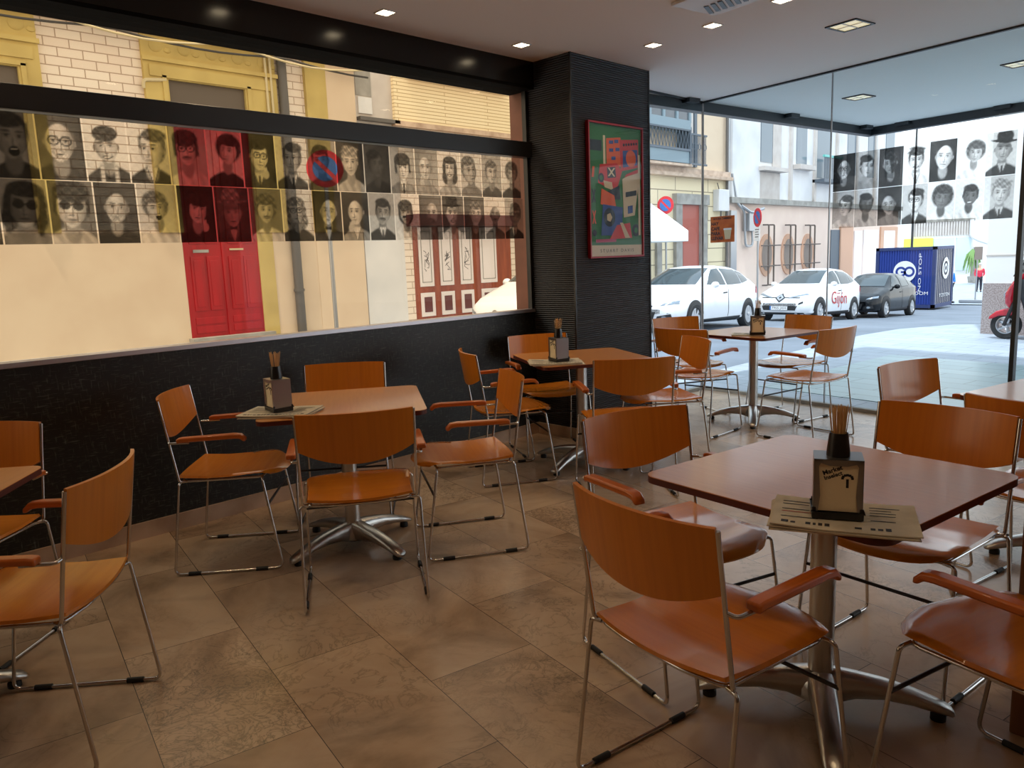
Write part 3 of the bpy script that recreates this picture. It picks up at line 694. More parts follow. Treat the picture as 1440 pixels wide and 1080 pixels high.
# ------------------------------------------------------------------ portraits printed on film, stuck to the panes
def clamp(v, a=0, b=1): return max(a, min(b, v))
def soft(d, s): return clamp(.5-d/s)
def wob(x, y, k): return sin(x*23+k)*sin(y*31+k*2)+.6*sin(x*57+y*41+k*3)+.4*sin(x*91-y*73+k)
def portrait_tone(sp):
    """returns tone(u,v) of a generic head-and-shoulders print; u 0..1 left to right, v 0..1.52 bottom to top"""
    g = sp.get
    bg, face, hair, cloth = g('bg', .5), g('face', .8), g('hair', .12), g('cloth', .1)
    k = g('k', 1.)*1.16; turn = g('turn', 0); rnd = random.Random(g('seed', 1)); sd_ = rnd.random()*6
    cx, cy = g('cx', .5)+rnd.uniform(-.04, .04)-.05*turn, min(g('cy', .88), .95)
    rx, ry = .235*k, .325*k; tilt = g('tilt', rnd.uniform(-.16, .16)); ls = 1 if rnd.random() < .5 else -1
    ct, stl = cos(tilt), sin(tilt); gx, gy = rnd.uniform(-.3, .3), rnd.uniform(-.25, .25)
    st = g('style', 'short'); sh = g('shy', .40); ba = rnd.uniform(-.08, .08)
    def E(u, v, x, y, a, b, s=.25): return soft(sqrt(((u-x)/a)**2+((v-y)/b)**2)-1, s)
    def mix(a, b, t): return a+(b-a)*t
    def tone(u0, v0):
        n = wob(u0, v0, sd_)
        t = clamp(bg+gx*(u0-.5)*.5+gy*(v0-.76)*.35+.025*sin(u0*9+sd_)*sin(v0*7), .03, 1)
        p, q = u0-cx, v0-(cy-.3); u, v = cx+p*ct+q*stl, cy-.3-p*stl+q*ct     # the tilted head
        hv = clamp(hair*(1+.55*n*.5)+.05*max(0, n), .03, 1)
        he = .16+.05*n
        if st == 'long': t = mix(t, hv, E(u, v, cx, cy+.02, rx*1.36, ry*1.22, he)); t = mix(t, hv, E(u, v, cx, cy-.28, rx*1.45, ry*.9, he))
        if st == 'afro': t = mix(t, hv, E(u, v, cx, cy+.12, rx*1.48, ry*1.15, .2+.10*n))
        if st in ('short', 'mop', 'bob', 'wavy'): t = mix(t, hv, E(u, v, cx-turn*.07, cy+.10, rx*1.10, ry*1.04, he))
        if st == 'bob': t = mix(t, hv, E(u, v, cx, cy-.04, rx*1.26, ry*1.0, he))
        slope = sh-.85*max(0, abs(u0-cx-.03*turn)-.10)**1.5-ba*(u0-cx)
        body = soft((v0-slope)*7, .5); fold = .10*sin((u0-cx)*22+v0*9+sd_)*cloth+.05*(u0-cx)*ls
        t = mix(t, clamp(cloth*(1-.25*ls*(u0-cx))+fold, .03, .97), body)
        t = mix(t, face*(.62-.12*ls*(u0-cx)/rx), E(u0, v0, cx+turn*.02, cy-.38*k, rx*.56, .22*k, .35))
        if g('shirt') is not None:
            d = abs(u0-cx)-(.02+.34*max(0, v0-(sh-.38)))
            t = mix(t, g('shirt')*(1-.15*abs(sin(u0*30))), soft(d*10, .5)*soft((v0-sh-.03)*9, .5))
            t = mix(t, cloth*.5, soft((abs(d)-.012)*60, 1)*soft((v0-sh-.03)*9, .5)*.8)
            if g('tie'): t = mix(t, .06, soft((abs(u0-cx)-.026-.03*max(0, sh-.1-v0))*30, .6)*soft((v0-sh+.06)*12, .5))
            if g('bow'): t = mix(t, .05, soft((abs(v0-sh+.01)-.03-.25*abs(u0-cx))*30, 1)*soft((abs(u0-cx)-.12)*20, 1))
        if g('scarf'): t = mix(t, .75+.1*sin(v0*60), soft((abs(abs(u0-cx)-.17)-.05)*20, .6)*soft((v0-.46)*9, .5))
        w = clamp((cy-v)/ry, -1, 1); rw = rx*(1-.26*max(0, w)**1.6-.06*max(0, -w))
        f = soft(sqrt(((u-cx)/rw)**2+((v-cy)/ry)**2)-1, .10)
        e = clamp((u-cx)/rw, -1, 1)
        ft = face*(1.05-.30*e*e-.30*max(0, e*ls)**1.3-.10*max(0, w)+.05*max(0, -e*ls))
        if g('half'): ft = mix(ft, .10, soft((cx+.01-u)*14, 1))
        ex, ey = cx+turn*.085*k, cy+.035*k
        ft = mix(ft, face*.60, .55*E(u, v, ex-.10*k, ey+.01, .075*k, .05*k, .9)); ft = mix(ft, face*.60, .55*E(u, v, ex+.10*k, ey+.01, .075*k, .05*k, .9))
        for s in (-1, 1):
            xo = s*.098*k*(1-.45*abs(turn)*(1 if s*turn > 0 else 0)); sc_ = 1-.4*abs(turn)*(1 if s*turn > 0 else 0)
            ft = mix(ft, face*.95, .5*E(u, v, ex+xo, ey, .046*k*sc_, .020*k, .5)); ft = mix(ft, .05, .9*E(u, v, ex+xo+.008*turn, ey, .020*k, .019*k, .5)); ft = mix(ft, .08, .75*E(u, v, ex+xo, ey+.018*k, .050*k*sc_, .008*k, .9))
            ft = mix(ft, min(hair, .2), .8*E(u, v, ex+xo*1.05, ey+.072*k-.10*(abs(u-ex)-.1*k)**2, .066*k*sc_, .016*k, .8))
            gl = g('glasses')
            if gl:
                d = sqrt(((u-ex-xo)/(.085*k))**2+((v-ey)/(.072*k))**2)
                ft = mix(ft, .05, soft(abs(d-1)-.12, .22) if gl == 'rim' else soft(d-1, .2)*.88)
        if g('glasses'): ft = mix(ft, .05, soft((abs(v-ey-.012)-.008)*50, 1)*soft((abs(abs(u-ex)-.11*k)-.10*k)*-30 if False else (abs(u-ex)-.03)*30, 1))
        nx = ex+.03*turn
        ft = mix(ft, face*.50, .7*E(u, v, nx+.024*ls, cy-.07*k, .016*k, .085*k, .9)); ft = mix(ft, face*1.15, .5*E(u, v, nx-.008*ls, cy-.08*k, .014*k, .09*k, .9))
        ft = mix(ft, .14, .6*E(u, v, nx, cy-.125*k, .046*k, .012*k, .9)); ft = mix(ft, face*.6, .4*E(u, v, nx-.09*k, cy-.14*k, .02*k, .07*k, 1)); ft = mix(ft, face*.6, .4*E(u, v, nx+.09*k, cy-.14*k, .02*k, .07*k, 1))
        mo = g('mouth', 'closed'); my = cy-.195*k
        if mo == 'closed': ft = mix(ft, face*.5, .7*E(u, v, ex, my, .072*k, .024*k, .6)); ft = mix(ft, .10, .8*E(u, v, ex, my, .070*k, .007*k, .8)); ft = mix(ft, face*.6, .5*E(u, v, ex, my-.055*k, .05*k, .016*k, .9))
        if mo == 'smile': c_ = my+.9*(u-ex)**2; ft = mix(ft, .10, .9*E(u, v, ex, c_-.012, .105*k, .036*k, .4)); ft = mix(ft, .97, .9*E(u, v, ex, c_-.006, .085*k, .018*k, .5))
        if mo == 'open': ft = mix(ft, .03, E(u, v, ex, my-.02, .08*k, .078*k, .3)); ft = mix(ft, .9, .8*E(u, v, ex, my+.036, .05*k, .014*k, .5))
        if g('beard') is not None: ft = mix(ft, clamp(g('beard')+.12*n, .03, 1), .85*E(u, v, ex, cy-.26*k, .18*k, .14*k, .4)*(1-E(u, v, ex, my, .06, .02, .6)))
        if g('stache') is not None: ft = mix(ft, g('stache'), .95*soft((abs(v-my-.045*k+.9*(u-ex)**2)-.020*k)*28, 1)*soft((abs(u-ex)-.10*k)*16, 1))
        t = mix(t, clamp(ft), f)
        for s in (-1, 1):
            if s*turn < .3 and st not in ('long', 'bob', 'afro', 'mop'): t = mix(t, face*.6, E(u, v, cx+s*rx*1.02-.04*turn, cy+.0, .036, .075, .4)*(1-f))
        if st in ('short', 'wavy'): t = mix(t, hv, E(u, v, cx-turn*.10+.04*ls, cy+.285*k, rx*.98, .125*k, .28+.05*n)); t = mix(t, hv, soft((abs(abs(u-cx+.05*turn)-rx*.98)-.03)*22, .8)*soft((abs(v-cy-.14*k)-.12*k)*14, 1)*.8)
        if st == 'wavy': t = mix(t, hv, E(u, v, cx+.06*sin(v*30), cy+.34*k, rx*1.05, .13*k, .4))
        if st in ('mop', 'bob'): t = mix(t, hv, E(u, v, cx, cy+.26*k, rx*1.16, .185*k+.012*sin(u*70), .2+.05*n)); t = mix(t, hv, soft((abs(abs(u-cx)-rx*1.05)-.04)*20, .7)*soft((abs(v-cy-.08*k)-.20*k)*12, 1))
        if st == 'long': t = mix(t, hv, E(u, v, cx, cy+.285*k, rx*1.1, .13*k, .25)); t = mix(t, hv, soft((abs(abs(u-cx)-rx*1.02)-.05)*18, .7)*soft((abs(v-cy+.08*k)-.36*k)*10, 1))
        if st == 'afro': t = mix(t, hv, E(u, v, cx, cy+.30*k, rx*1.22, .145*k, .3+.12*n))
        if st == 'cap': t = mix(t, hv, E(u, v, cx+.03, cy+.29*k, rx*1.10, .17*k, .15))
        if st == 'hat':
            t = mix(t, hv, E(u, v, cx, cy+.42*k, rx*1.0, .20*k, .15)); t = mix(t, hair*.6, soft((abs(v-cy-.30*k)-.03)*30, 1)*soft((abs(u-cx)-rx)*20, 1)); t = mix(t, hv*.8, E(u, v, cx, cy+.25*k+.10*abs(u-cx), rx*1.65, .045*k, .25))
            t = mix(t, t*.5, E(u, v, cx, cy+.15*k, rx*.95, .07*k, .8)*f)
        if g('hand'):
            h_ = g('hand'); t = mix(t, face*.8, E(u0, v0, cx+.20*h_, cy-.42*k, .11, .13, .3))
            for fi in range(4): t = mix(t, face*(.92-.10*(fi % 2)), E(u0, v0, cx+(.10+.045*fi)*h_, cy-.27*k-.015*fi, .022, .085, .4)); 
        if st == 'bald': t = mix(t, 1, .30*E(u, v, cx-.07*ls, cy+.20*k, .09, .07, .9)); t = mix(t, face*.55, .35*soft((abs(abs(u-cx)-rx*.95)-.03)*22, .8)*soft((abs(v-cy-.05)-.14*k)*14, 1))
        return clamp(t*(1+.03*n), .02, .98)
    return tone
def portrait(name_label, origin, du, spec, group):
    W, Hh, nu, nv = .2005, .305, 34, 50
    tone = portrait_tone(spec); vs = []; cols = []
    o0 = Vector(origin); du = Vector(du)
    for j in range(nv+1):
        for i in range(nu+1):
            u, v = i/nu, j/nv
            vs.append((u*W, 0, v*Hh)); t = tone(u, v*1.52); cols.append(.05+.93*(t*t*.6+t*.4))
    fs = [(j*(nu+1)+i, j*(nu+1)+i+1, (j+1)*(nu+1)+i+1, (j+1)*(nu+1)+i) for j in range(nv) for i in range(nu)]
    me = bpy.data.meshes.new('portrait_print'); me.from_pydata(vs, [], fs); me.materials.append(MATS['portrait_film'])
    ca = me.color_attributes.new('print', 'FLOAT_COLOR', 'POINT')
    for k, c in enumerate(cols): ca.data[k].color = (c, c*.985, c*.96, 1)
    o = bpy.data.objects.new('portrait_print', me); COL.objects.link(o)
    o.location = o0; o.rotation_euler = (0, 0, math.atan2(du.y, du.x))
    tag(o, name_label, 'portrait', group)
S = dict
UP = [('man shouting with open mouth', S(bg=.62, face=.5, style='short', mouth='open', cloth=.08, hair=.08, cy=.92, k=1.25, turn=.3)),
 ('bald man with round glasses and white beard', S(bg=.25, face=.85, style='bald', glasses='rim', beard=.8, cloth=.15, k=1.2)),
 ('smiling man in dark cap and scarf', S(bg=.95, face=.85, style='cap', hair=.16, mouth='smile', cloth=.15, scarf=1, cy=.85)),
 ('man with dark brows and white shirt front', S(bg=.9, face=.9, style='short', hair=.25, turn=-.7, cloth=.1, shirt=.95, cy=.85, k=1.15)),
 ('moustached man with mop hair and small glasses', S(bg=.6, face=.75, style='mop', hair=.1, glasses='rim', stache=.15, cloth=.75, cy=.92, k=1.05)),
 ('curly haired youth in dark jacket looking down', S(bg=.85, face=.75, style='afro', hair=.07, turn=-.8, cloth=.05, cy=.95, k=.9)),
 ('man in thick black glasses with hand at mouth', S(bg=.12, face=.85, style='short', hair=.06, glasses='rim', cloth=.12, shirt=.8, tie=1, hand=1, turn=.4)),
 ('short haired man in suit looking left', S(bg=.9, face=.7, style='short', hair=.2, turn=-.5, cloth=.15, shirt=.85, tie=1)),
 ('dark haired man behind the round street sign', S(bg=.6, face=.5, style='short', hair=.12, cloth=.2)),
 ('young man with pale hair and pale shirt', S(bg=.12, face=.85, style='wavy', hair=.5, cloth=.65)),
 ('very dark print of a man in a suit', S(bg=.14, face=.22, style='short', hair=.04, turn=.6, cloth=.05)),
 ('man with long fringe in suit and tie', S(bg=.65, face=.95, style='mop', hair=.12, cloth=.45, shirt=.9, tie=1, cy=.82)),
 ('bald man with hand raised to mouth', S(bg=.55, face=.85, style='bald', hand=-1, cloth=.5)),
 ('laughing woman with wavy dark hair', S(bg=.92, face=.85, style='long', hair=.15, mouth='smile', cloth=.6, turn=-.3, cy=.92, k=.9)),
 ('man with swept back hair facing right', S(bg=.8, face=.65, style='short', hair=.3, turn=.8, cloth=.4, k=1.15)),
 ('grey haired man in dark suit facing right', S(bg=.6, face=.75, style='short', hair=.3, turn=.7, cloth=.2, k=.95)),
 ('curly haired person in dark clothes', S(bg=.85, face=.6, style='afro', hair=.25, cloth=.15, k=.85))]
LO = [('cropped dark print of a person', S(bg=.2, face=.4, style='long', hair=.06, cloth=.1, cx=.3)),
 ('long haired person in large round shades', S(bg=.6, face=.45, style='long', hair=.07, glasses='dark', cloth=.35, k=1.25)),
 ('mop haired man in round shades and pale collar', S(bg=.3, face=.85, style='mop', hair=.12, glasses='dark', cloth=.75, k=1.3, cy=.88)),
 ('bald man in a dark doorway', S(bg=.14, face=.75, style='bald', cloth=.06, beard=.6, cx=.45)),
 ('curly haired person shouting in pale shirt', S(bg=.75, face=.7, style='afro', hair=.25, mouth='open', cloth=.85, turn=.4, k=.85)),
 ('dark haired youth with hand at chin', S(bg=.05, face=.75, style='mop', hair=.04, cloth=.05, hand=1, k=.95)),
 ('man in round brimmed hat and bow tie', S(bg=.15, face=.5, style='hat', hair=.35, cloth=.1, shirt=.6, bow=1, cy=.8)),
 ('moustached man with big dark hair in pale shirt', S(bg=.35, face=.7, style='afro', hair=.2, stache=.15, cloth=.85, turn=.3, k=.9)),
 ('person in round glasses with long fair hair', S(bg=.85, face=.65, style='long', hair=.35, glasses='rim', cloth=.12, k=.9)),
 ('bald man with white beard and bow tie', S(bg=.12, face=.75, style='bald', beard=.85, cloth=.08, shirt=.8, bow=1)),
 ('bald man smoking and looking upward', S(bg=.1, face=.85, style='bald', turn=-.6, cloth=.5, shirt=.9, hand=-1)),
 ('man with heavy moustache, suit and tie', S(bg=.7, face=.6, style='short', hair=.1, stache=.05, cloth=.1, shirt=.9, tie=1)),
 ('dark bobbed head on pale ground', S(bg=.92, face=.6, style='bob', hair=.15, cloth=.9, k=.9)),
 ('bald bearded man facing left', S(bg=.35, face=.7, style='bald', beard=.3, turn=-.4, cloth=.3)),
 ('smiling person in broad dark hat', S(bg=.3, face=.9, style='hat', hair=.08, mouth='smile', cloth=.8, turn=.3)),
 ('pale lit face on dark ground', S(bg=.25, face=.8, style='short', hair=.35, cloth=.2)),
 ('small bald moustached head on pale ground', S(bg=.9, face=.5, style='bald', stache=.1, cloth=.25, k=.85)),
 ('man in dark suit before a brown strip', S(bg=.7, face=.5, style='short', hair=.25, glasses='rim', cloth=.08, shirt=.7, tie=1))]
ORD = ['first', 'second', 'third', 'fourth', 'fifth', 'sixth', 'seventh', 'eighth', 'ninth', 'tenth', 'eleventh', 'twelfth', 'thirteenth', 'fourteenth', 'fifteenth', 'sixteenth', 'seventeenth', 'eighteenth']
for i, (d, s) in enumerate(UP):
    s['seed'] = i+3
    portrait('print of %s, %s in upper row' % (d, ORD[i]), (-.016, 1.123+.2079*(i-1)+.003, 1.89), (0, 1, 0), s, 'portrait prints on the long window')
for i, (d, s) in enumerate(LO):
    s['seed'] = i+40
    portrait('print of %s, %s in lower row' % (d, ORD[i]), (-.016, 1.123+.2079*(i-2)+.019, 1.581), (0, 1, 0), s, 'portrait prints on the long window')
RU = [('bald old man with round glasses', S(bg=.05, face=.6, style='bald', glasses='rim', cloth=.04, beard=.7)),
 ('dark haired man in profile', S(bg=.6, face=.85, style='short', hair=.08, turn=.8, cloth=.45)),
 ('man with half lit face', S(bg=.08, face=.7, style='short', hair=.12, half=1, cloth=.08)),
 ('young man in shirt and tie', S(bg=.93, face=.93, style='wavy', hair=.1, mouth='smile', cloth=.9, shirt=.95, tie=1)),
 ('bald man gazing upward on black', S(bg=.05, face=.93, style='bald', cloth=.05, k=1.15)),
 ('curly haired man on white', S(bg=.96, face=.75, style='afro', hair=.2, cloth=.92, k=.85, cx=.6)),
 ('man in dark hat', S(bg=.85, face=.7, style='hat', hair=.06, cloth=.12, shirt=.8, tie=1))]
RL = [('balding man in profile facing left', S(bg=.6, face=.85, style='short', hair=.12, turn=-.8, cloth=.7, cx=.55)),
 ('cropped haired man in crumpled shirt', S(bg=.7, face=.35, style='short', hair=.06, turn=.5, cloth=.6)),
 ('high browed man on dark ground', S(bg=.1, face=.65, style='bald', cloth=.35, cy=.8)),
 ('man in glasses and dark jacket', S(bg=.7, face=.92, style='short', hair=.08, glasses='rim', turn=-.5, cloth=.1, shirt=.9)),
 ('person with big round dark hair', S(bg=.85, face=.35, style='afro', hair=.1, cloth=.9)),
 ('smiling man in pale shirt', S(bg=.85, face=.3, style='short', hair=.05, mouth='smile', cloth=.85, k=.9)),
 ('fair haired man in dark suit', S(bg=.8, face=.9, style='wavy', hair=.5, cloth=.15, shirt=.9, tie=1))]
ca, sa = cos(FA), sin(FA)
for row, z, nm in ((RU, 1.89, 'upper'), (RL, 1.581, 'lower')):
    for i, (d, s) in enumerate(row):
        s['seed'] = i+70
        x = 1.432+.2045*i; xx = 1.432+(x-1.432)*ca
        portrait('print of %s, %s in %s row of glass front' % (d, ORD[i], nm), (xx, fy(xx)-.0085, z), (ca, sa, 0), s, 'portrait prints on the glass front')

# ------------------------------------------------------------------ framed poster on the pillar
t = thing('framed_poster', 'red framed abstract poster with green ground hanging on the dark pillar', 'poster', (.441, 5.045, 1.405))
Wp, Hp = .70, 1.03
def pf(a, b, d): return (d, a-Wp/2, b)              # a along +y, b up, d out of the pillar
mb = MB()
for a0, a1, b0, b1 in ((0, Wp, 0, .014), (0, Wp, Hp-.014, Hp), (0, .014, .014, Hp-.014), (Wp-.014, Wp, .014, Hp-.014)): mb.prism([(a0, b0), (a1, b0), (a1, b1), (a0, b1)], pf, 0, .03)
mb.build('frame', 'frame_red', t, smooth=0, bevel=.002)
mb = MB(); AM = ['art_green', 'art_red', 'art_orange', 'art_blue', 'art_black', 'art_cream', 'art_pink']
lay = [0]
def sh(poly, m):
    lay[0] += 1; d = .012+.00012*lay[0]
    mb.add([pf(.014+a*(Wp-.028), .014+b*(Hp-.028), d) for a, b in poly], [tuple(range(len(poly)))], m)
def disc(cx, cy, r, m, n=16, asp=.66): sh([(cx+r*cos(2*pi*k/n), cy+r*asp*sin(2*pi*k/n)) for k in range(n)], m)
sh([(0, 0), (1, 0), (1, 1), (0, 1)], 0); sh([(0, 0), (1, 0), (1, .085), (0, .085)], 5)
sh([(0, .80), (.24, .80), (.24, .88), (0, .88)], 4); sh([(.27, .70), (.31, .70), (.31, .92), (.27, .92)], 5)
sh([(.33, .68), (.62, .70), (.60, .92), (.33, .90)], 2); sh([(.60, .66), (.95, .70), (.95, .92), (.58, .90)], 1)
for a, b in ((.38, .86), (.48, .87), (.38, .80), (.50, .81), (.42, .74)): sh([(a, b), (a+.08, b+.004), (a+.08, b+.03), (a, b+.026)], 3)
sh([(.64, .69), (.93, .72), (.93, .84), (.64, .82)], 3); disc(.80, .765, .10, 2)
for a in range(6): disc(.66+.05*a, .865+.004*a, .018, 4, 10)
sh([(.16, .56), (.50, .50), (.62, .66), (.52, .72), (.20, .70)], 1); sh([(.34, .60), (.50, .61), (.49, .69), (.33, .68)], 4)
for p, q in (((.36, .615), (.47, .68)), ((.47, .615), (.36, .68))):
    sh([(p[0]-.016, p[1]), (p[0]+.016, p[1]), (q[0]+.016, q[1]), (q[0]-.016, q[1])], 5)
disc(.22, .60, .055, 4); disc(.22, .60, .03, 0)
sh([(.28, .53), (.44, .51), (.42, .57), (.26, .58)], 5); sh([(.36, .44), (.58, .44), (.56, .55), (.34, .50)], 4)
sh([(.20, .40), (.50, .36), (.46, .47), (.22, .52)], 2)
sh([(.64, .30), (.86, .32), (.96, .62), (.94, .68), (.62, .60)], 5); sh([(.68, .46), (.90, .48), (.90, .52), (.68, .50)], 4); sh([(.72, .33), (.82, .34), (.82, .40), (.72, .39)], 3)
sh([(.66, .615), (.95, .66), (.95, .69), (.70, .64)], 1)
sh([(.20, .16), (.60, .16), (.62, .38), (.24, .40)], 3); disc(.36, .30, .11, 4); disc(.36, .30, .055, 5, 5)
sh([(.36, .13), (.80, .14), (.76, .26), (.50, .24)], 1); sh([(.56, .26), (.62, .26), (.76, .14), (.66, .14)], 5)
disc(.88, .20, .075, 4); disc(.88, .20, .035, 0)
for a, b, m in ((.06, .46, 4), (.06, .30, 2)):
    sh([(a-.02, b-.05), (a, b-.05), (a+.05, b+.05), (a+.03, b+.05)], m); sh([(a+.03, b-.05), (a+.05, b-.05), (a, b+.05), (a-.02, b+.05)], m)
disc(.08, .18, .04, 4, 6); sh([(.10, .105), (.48, .11), (.48, .135), (.10, .13)], 6); sh([(.04, .60), (.08, .60), (.10, .68), (.06, .68)], 2)
sh([(.93, .16), (.97, .16), (.97, .80), (.93, .80)], 5)
put_text(mb, 'S T U A R T   D A V I S', .036, lambda x, y: pf(Wp/2+x, .055+y, .0185), 4, 1.25)
mb.build('print', AM, t, smooth=0)
mb = MB(); mb.prism([(.012, .012), (Wp-.012, .012), (Wp-.012, Hp-.012), (.012, Hp-.012)], pf, .022, .024); mb.build('glazing', 'poster_glass', t, smooth=0)
# small advert hung on the glass front
t = thing('cafe_advert', 'orange brown takeaway coffee advert stuck on the glass front', 'poster', (.24, fy(.24)+.012, 1.64), FA)
mb = MB(); mb.bb(-.15, .15, 0, .002, -.128, .128, 0)
def af(x, y): return (x, -.002, y)
put_text(mb, 'AHORA TAMBIEN', .030, lambda x, y: af(x, y+.105), 1, .95, .03)
for k, tx in enumerate(('HAY', 'CAFE', 'PARA', 'LLEVAR')):
    vs, fs = text_geo(tx, .046, .04); x0 = min(v.x for v in vs); mb.add([af(v.x-x0-.138, v.y+.055-.048*k) for v in vs], fs, 1)
mb.add([af(x, y) for x, y in ((.035, -.10), (.10, -.10), (.115, -.005), (.02, -.005))], [(0, 1, 2, 3)], 2)
mb.add([(x, -.003, y) for x, y in ((.015, -.008), (.12, -.008), (.115, .008), (.02, .008))], [(0, 1, 2, 3)], 3)
mb.build('print', ['poster_orange', 'print_black', 'poster_cream', 'print_white'], t, smooth=0)

# ------------------------------------------------------------------ street ground
ZG = [(-20, 0), (8, 0), (12, -.08), (15, -.24), (17.4, -.32), (22, -.58), (25, -.75), (29, -.92), (36, -1.28), (55, -1.6), (100, -2.2)]
def zg(y):
    for a, b in zip(ZG, ZG[1:]):
        if y <= b[0]: return a[1]+(b[1]-a[1])*clamp((y-a[0])/(b[0]-a[0]))
    return ZG[-1][1]
def terrain(name, mat, poly_fn, ys, dz, th=.0):
    mb = MB(); vs = []; fs = []
    for y in ys:
        x0, x1 = poly_fn(y); vs += [(x0, y, zg(y)+dz), (x1, y, zg(y)+dz)]
    for i in range(len(ys)-1): fs.append((2*i, 2*i+1, 2*i+3, 2*i+2))
    mb.add(vs, fs); return struct(mb.build(name, mat, smooth=0))
YS = [-12, -4, 4, 8, 10, 12, 13.5, 15, 17.4, 20, 22, 25, 29, 32, 36, 45, 55, 75, 100]
terrain('road', 'asphalt', lambda y: (-40, 40), YS, -.10)
terrain('pavement_far', 'paving', lambda y: (-11.5, -9.9), YS[:16], .0)
terrain('pavement_square', 'paving', lambda y: (-30, 30), [40, 45, 55, 75, 100], -.06)
kx = lambda y: -.62 if y < 14 else -.62+.4*(y-14)**1.3
mb = MB()
P = [(-.62, -6), (-.2, -6), (-.2, 5.5), (-.02, fy(0)), (7.7, fy(7.7)), (40, 0), (40, 16.5), (3.5, 16.5), (1.2, 16), (.1, 15.3), (-.45, 14.2), (-.62, 13)]
mb.prism(P, lambda a, b, d: (a, b, d), -.6, -.025); struct(mb.build('pavement_corner', 'paving', smooth=0))
mb = MB(); mb.prism([(.36, 7.62), (7.7, 6.36), (7.7, 9.5), (.62, 10.75)], lambda a, b, d: (a, b, d), -.025, -.019); struct(mb.build('pavement_porch_shaded', 'porch_paving_shaded', smooth=0))  # sheet outlined like the porch roof's shadow, its shade painted in

# ------------------------------------------------------------------ buildings across the street (their front is the plane x = -11.5)
FX = -11.5
def fb(mb, y0, y1, z0, z1, d0, d1, m=0): mb.bb(FX+d0, FX+d1, y0, y1, z0, z1, m); return mb
def one(name, mat, par, *boxes, bevel=0, smooth=0):
    mb = MB()
    for b in boxes: fb(mb, *b)
    o = mb.build(name, mat, par, smooth=smooth, bevel=bevel); return o
bA = thing('yellow_house', 'white brick house with yellow stucco surrounds and red door across the street', 'building')
one('wall', 'brick_white', bA, (-6, 10.78, -.1, 9.5, -4, 0))
one('plinth', 'stucco_cream', bA, (-6, 6.46, -.1, 2.2, 0, .04), (8.42, 9.5, -.1, 2.2, 0, .04))
one('pilaster', 'stucco_yellow', bA, (9.5, 10.02, 2.2, 9.5, 0, .10)); one('pilaster', 'stucco_cream', bA, (9.5, 10.78, -.1, 2.2, 0, .05), (10.02, 10.78, 2.2, 9.5, 0, .09))
def surround(y0, y1, oy0, oy1, zo, foot):
    mb = MB()
    for a, b in ((y0, oy0), (oy1, y1)): fb(mb, a, b, foot, zo, 0, .09)
    fb(mb, y0, y1, zo, 5.5, 0, .09); fb(mb, y0-.02, y1+.02, 5.42, 5.5, .09, .14); fb(mb, y0+.1, y1-.1, 5.15, 5.36, .09, .115)
    fb(mb, oy0-.12, oy0-.04, foot, zo+.06, .09, .12); fb(mb, oy1+.04, oy1+.12, foot, zo+.06, .09, .12); fb(mb, oy0-.12, oy1+.12, zo+.02, zo+.10, .09, .12)
    fb(mb, y0, y1, 5.5, 5.95, 0, .06)
    for k in range(5):
        yy = y0+(y1-y0)*(k+.5)/5; mb.ell((FX+.06, yy, 5.72), (.03, .13, .12), 0, 10, 6); mb.ell((FX+.06, yy+.22, 5.66), (.025, .08, .05), 0, 8, 5)
    mb.build('surround', 'stucco_yellow', bA, smooth=30)
surround(6.05, 8.80, 6.50, 8.07, 5.12, 2.2); surround(1.4, 4.30, 1.85, 3.95, 5.0, 2.2)
one('door_jamb', 'stucco_yellow', bA, (8.07, 8.42, 0, 2.2, 0, .06))
one('transom', 'void_dark', bA, (6.5, 8.07, 4.55, 5.12, .0, .02)); one('window', 'void_dark', bA, (1.85, 3.95, 2.4, 5.0, .0, .02))
dr = one('door', 'red_door', bA, (6.46, 8.09, .08, 4.55, 0, .03), (6.46, 8.09, 4.45, 4.58, .03, .07), (7.255, 7.305, .08, 4.45, .03, .055))
for y0 in (6.52, 7.32):
    mb = MB()
    for zz0, zz1 in ((.16, .30), (.34, .48)): fb(mb, y0+.06, y0+.68, zz0, zz1, .03, .045)
    for a in (y0+.07, y0+.40):
        fb(mb, a, a+.27, .62, 1.72, .03, .05); fb(mb, a+.05, a+.22, .70, 1.64, .05, .06); fb(mb, a, a+.27, 1.98, 2.9, .03, .05); fb(mb, a, a+.27, 3.0, 4.2, .03, .05)
    mb.build('leaf_panels', 'red_door', dr, smooth=0, bevel=.008)
one('letter_slot', 'stone_grey', dr, (6.66, 6.98, 1.80, 1.86, .03, .05)); one('door_pull', 'cable_pale', dr, (7.42, 7.72, 1.84, 1.875, .05, .075))
one('doorstep', 'stone_grey', bA, (6.4, 8.2, -.1, .08, 0, .28))
one('cornice', 'stone_beige', bA, (-6, 10.8, 5.96, 6.06, 0, .20), (-6, 10.8, 6.06, 6.2, 0, .30))
one('upper_wall', 'stucco_yellow', bA, (-6, 4.4, 6.2, 9.5, 0, .12), (5.9, 10.0, 6.2, 9.5, 0, .12))
mb = MB(); mb.tube([(FX+.12, 8.93, 0), (FX+.12, 8.93, 9.4)], .10, 12)
for zz in (.9, 2.4, 4.4): mb.tube([(FX+.12, 8.93, zz), (FX+.12, 8.93, zz+.06)], .12, 12)
mb.build('drain_pipe', 'pipe_grey', bA, smooth=40)
mb = MB()
for a in (8.55, 8.66): mb.tube(fillet([(FX+.12, 8.2, 4.6), (FX+.12, a, 4.5), (FX+.12, a, 6.0)], .1), .028, 6)
mb.tube(fillet([(FX+.08, 6.02, 4.9), (FX+.1, 6.02, 5.05), (FX+.1, 6.45, 5.1)], .1), .035, 6); mb.build('gas_pipes', 'cable_pale', bA, smooth=50)
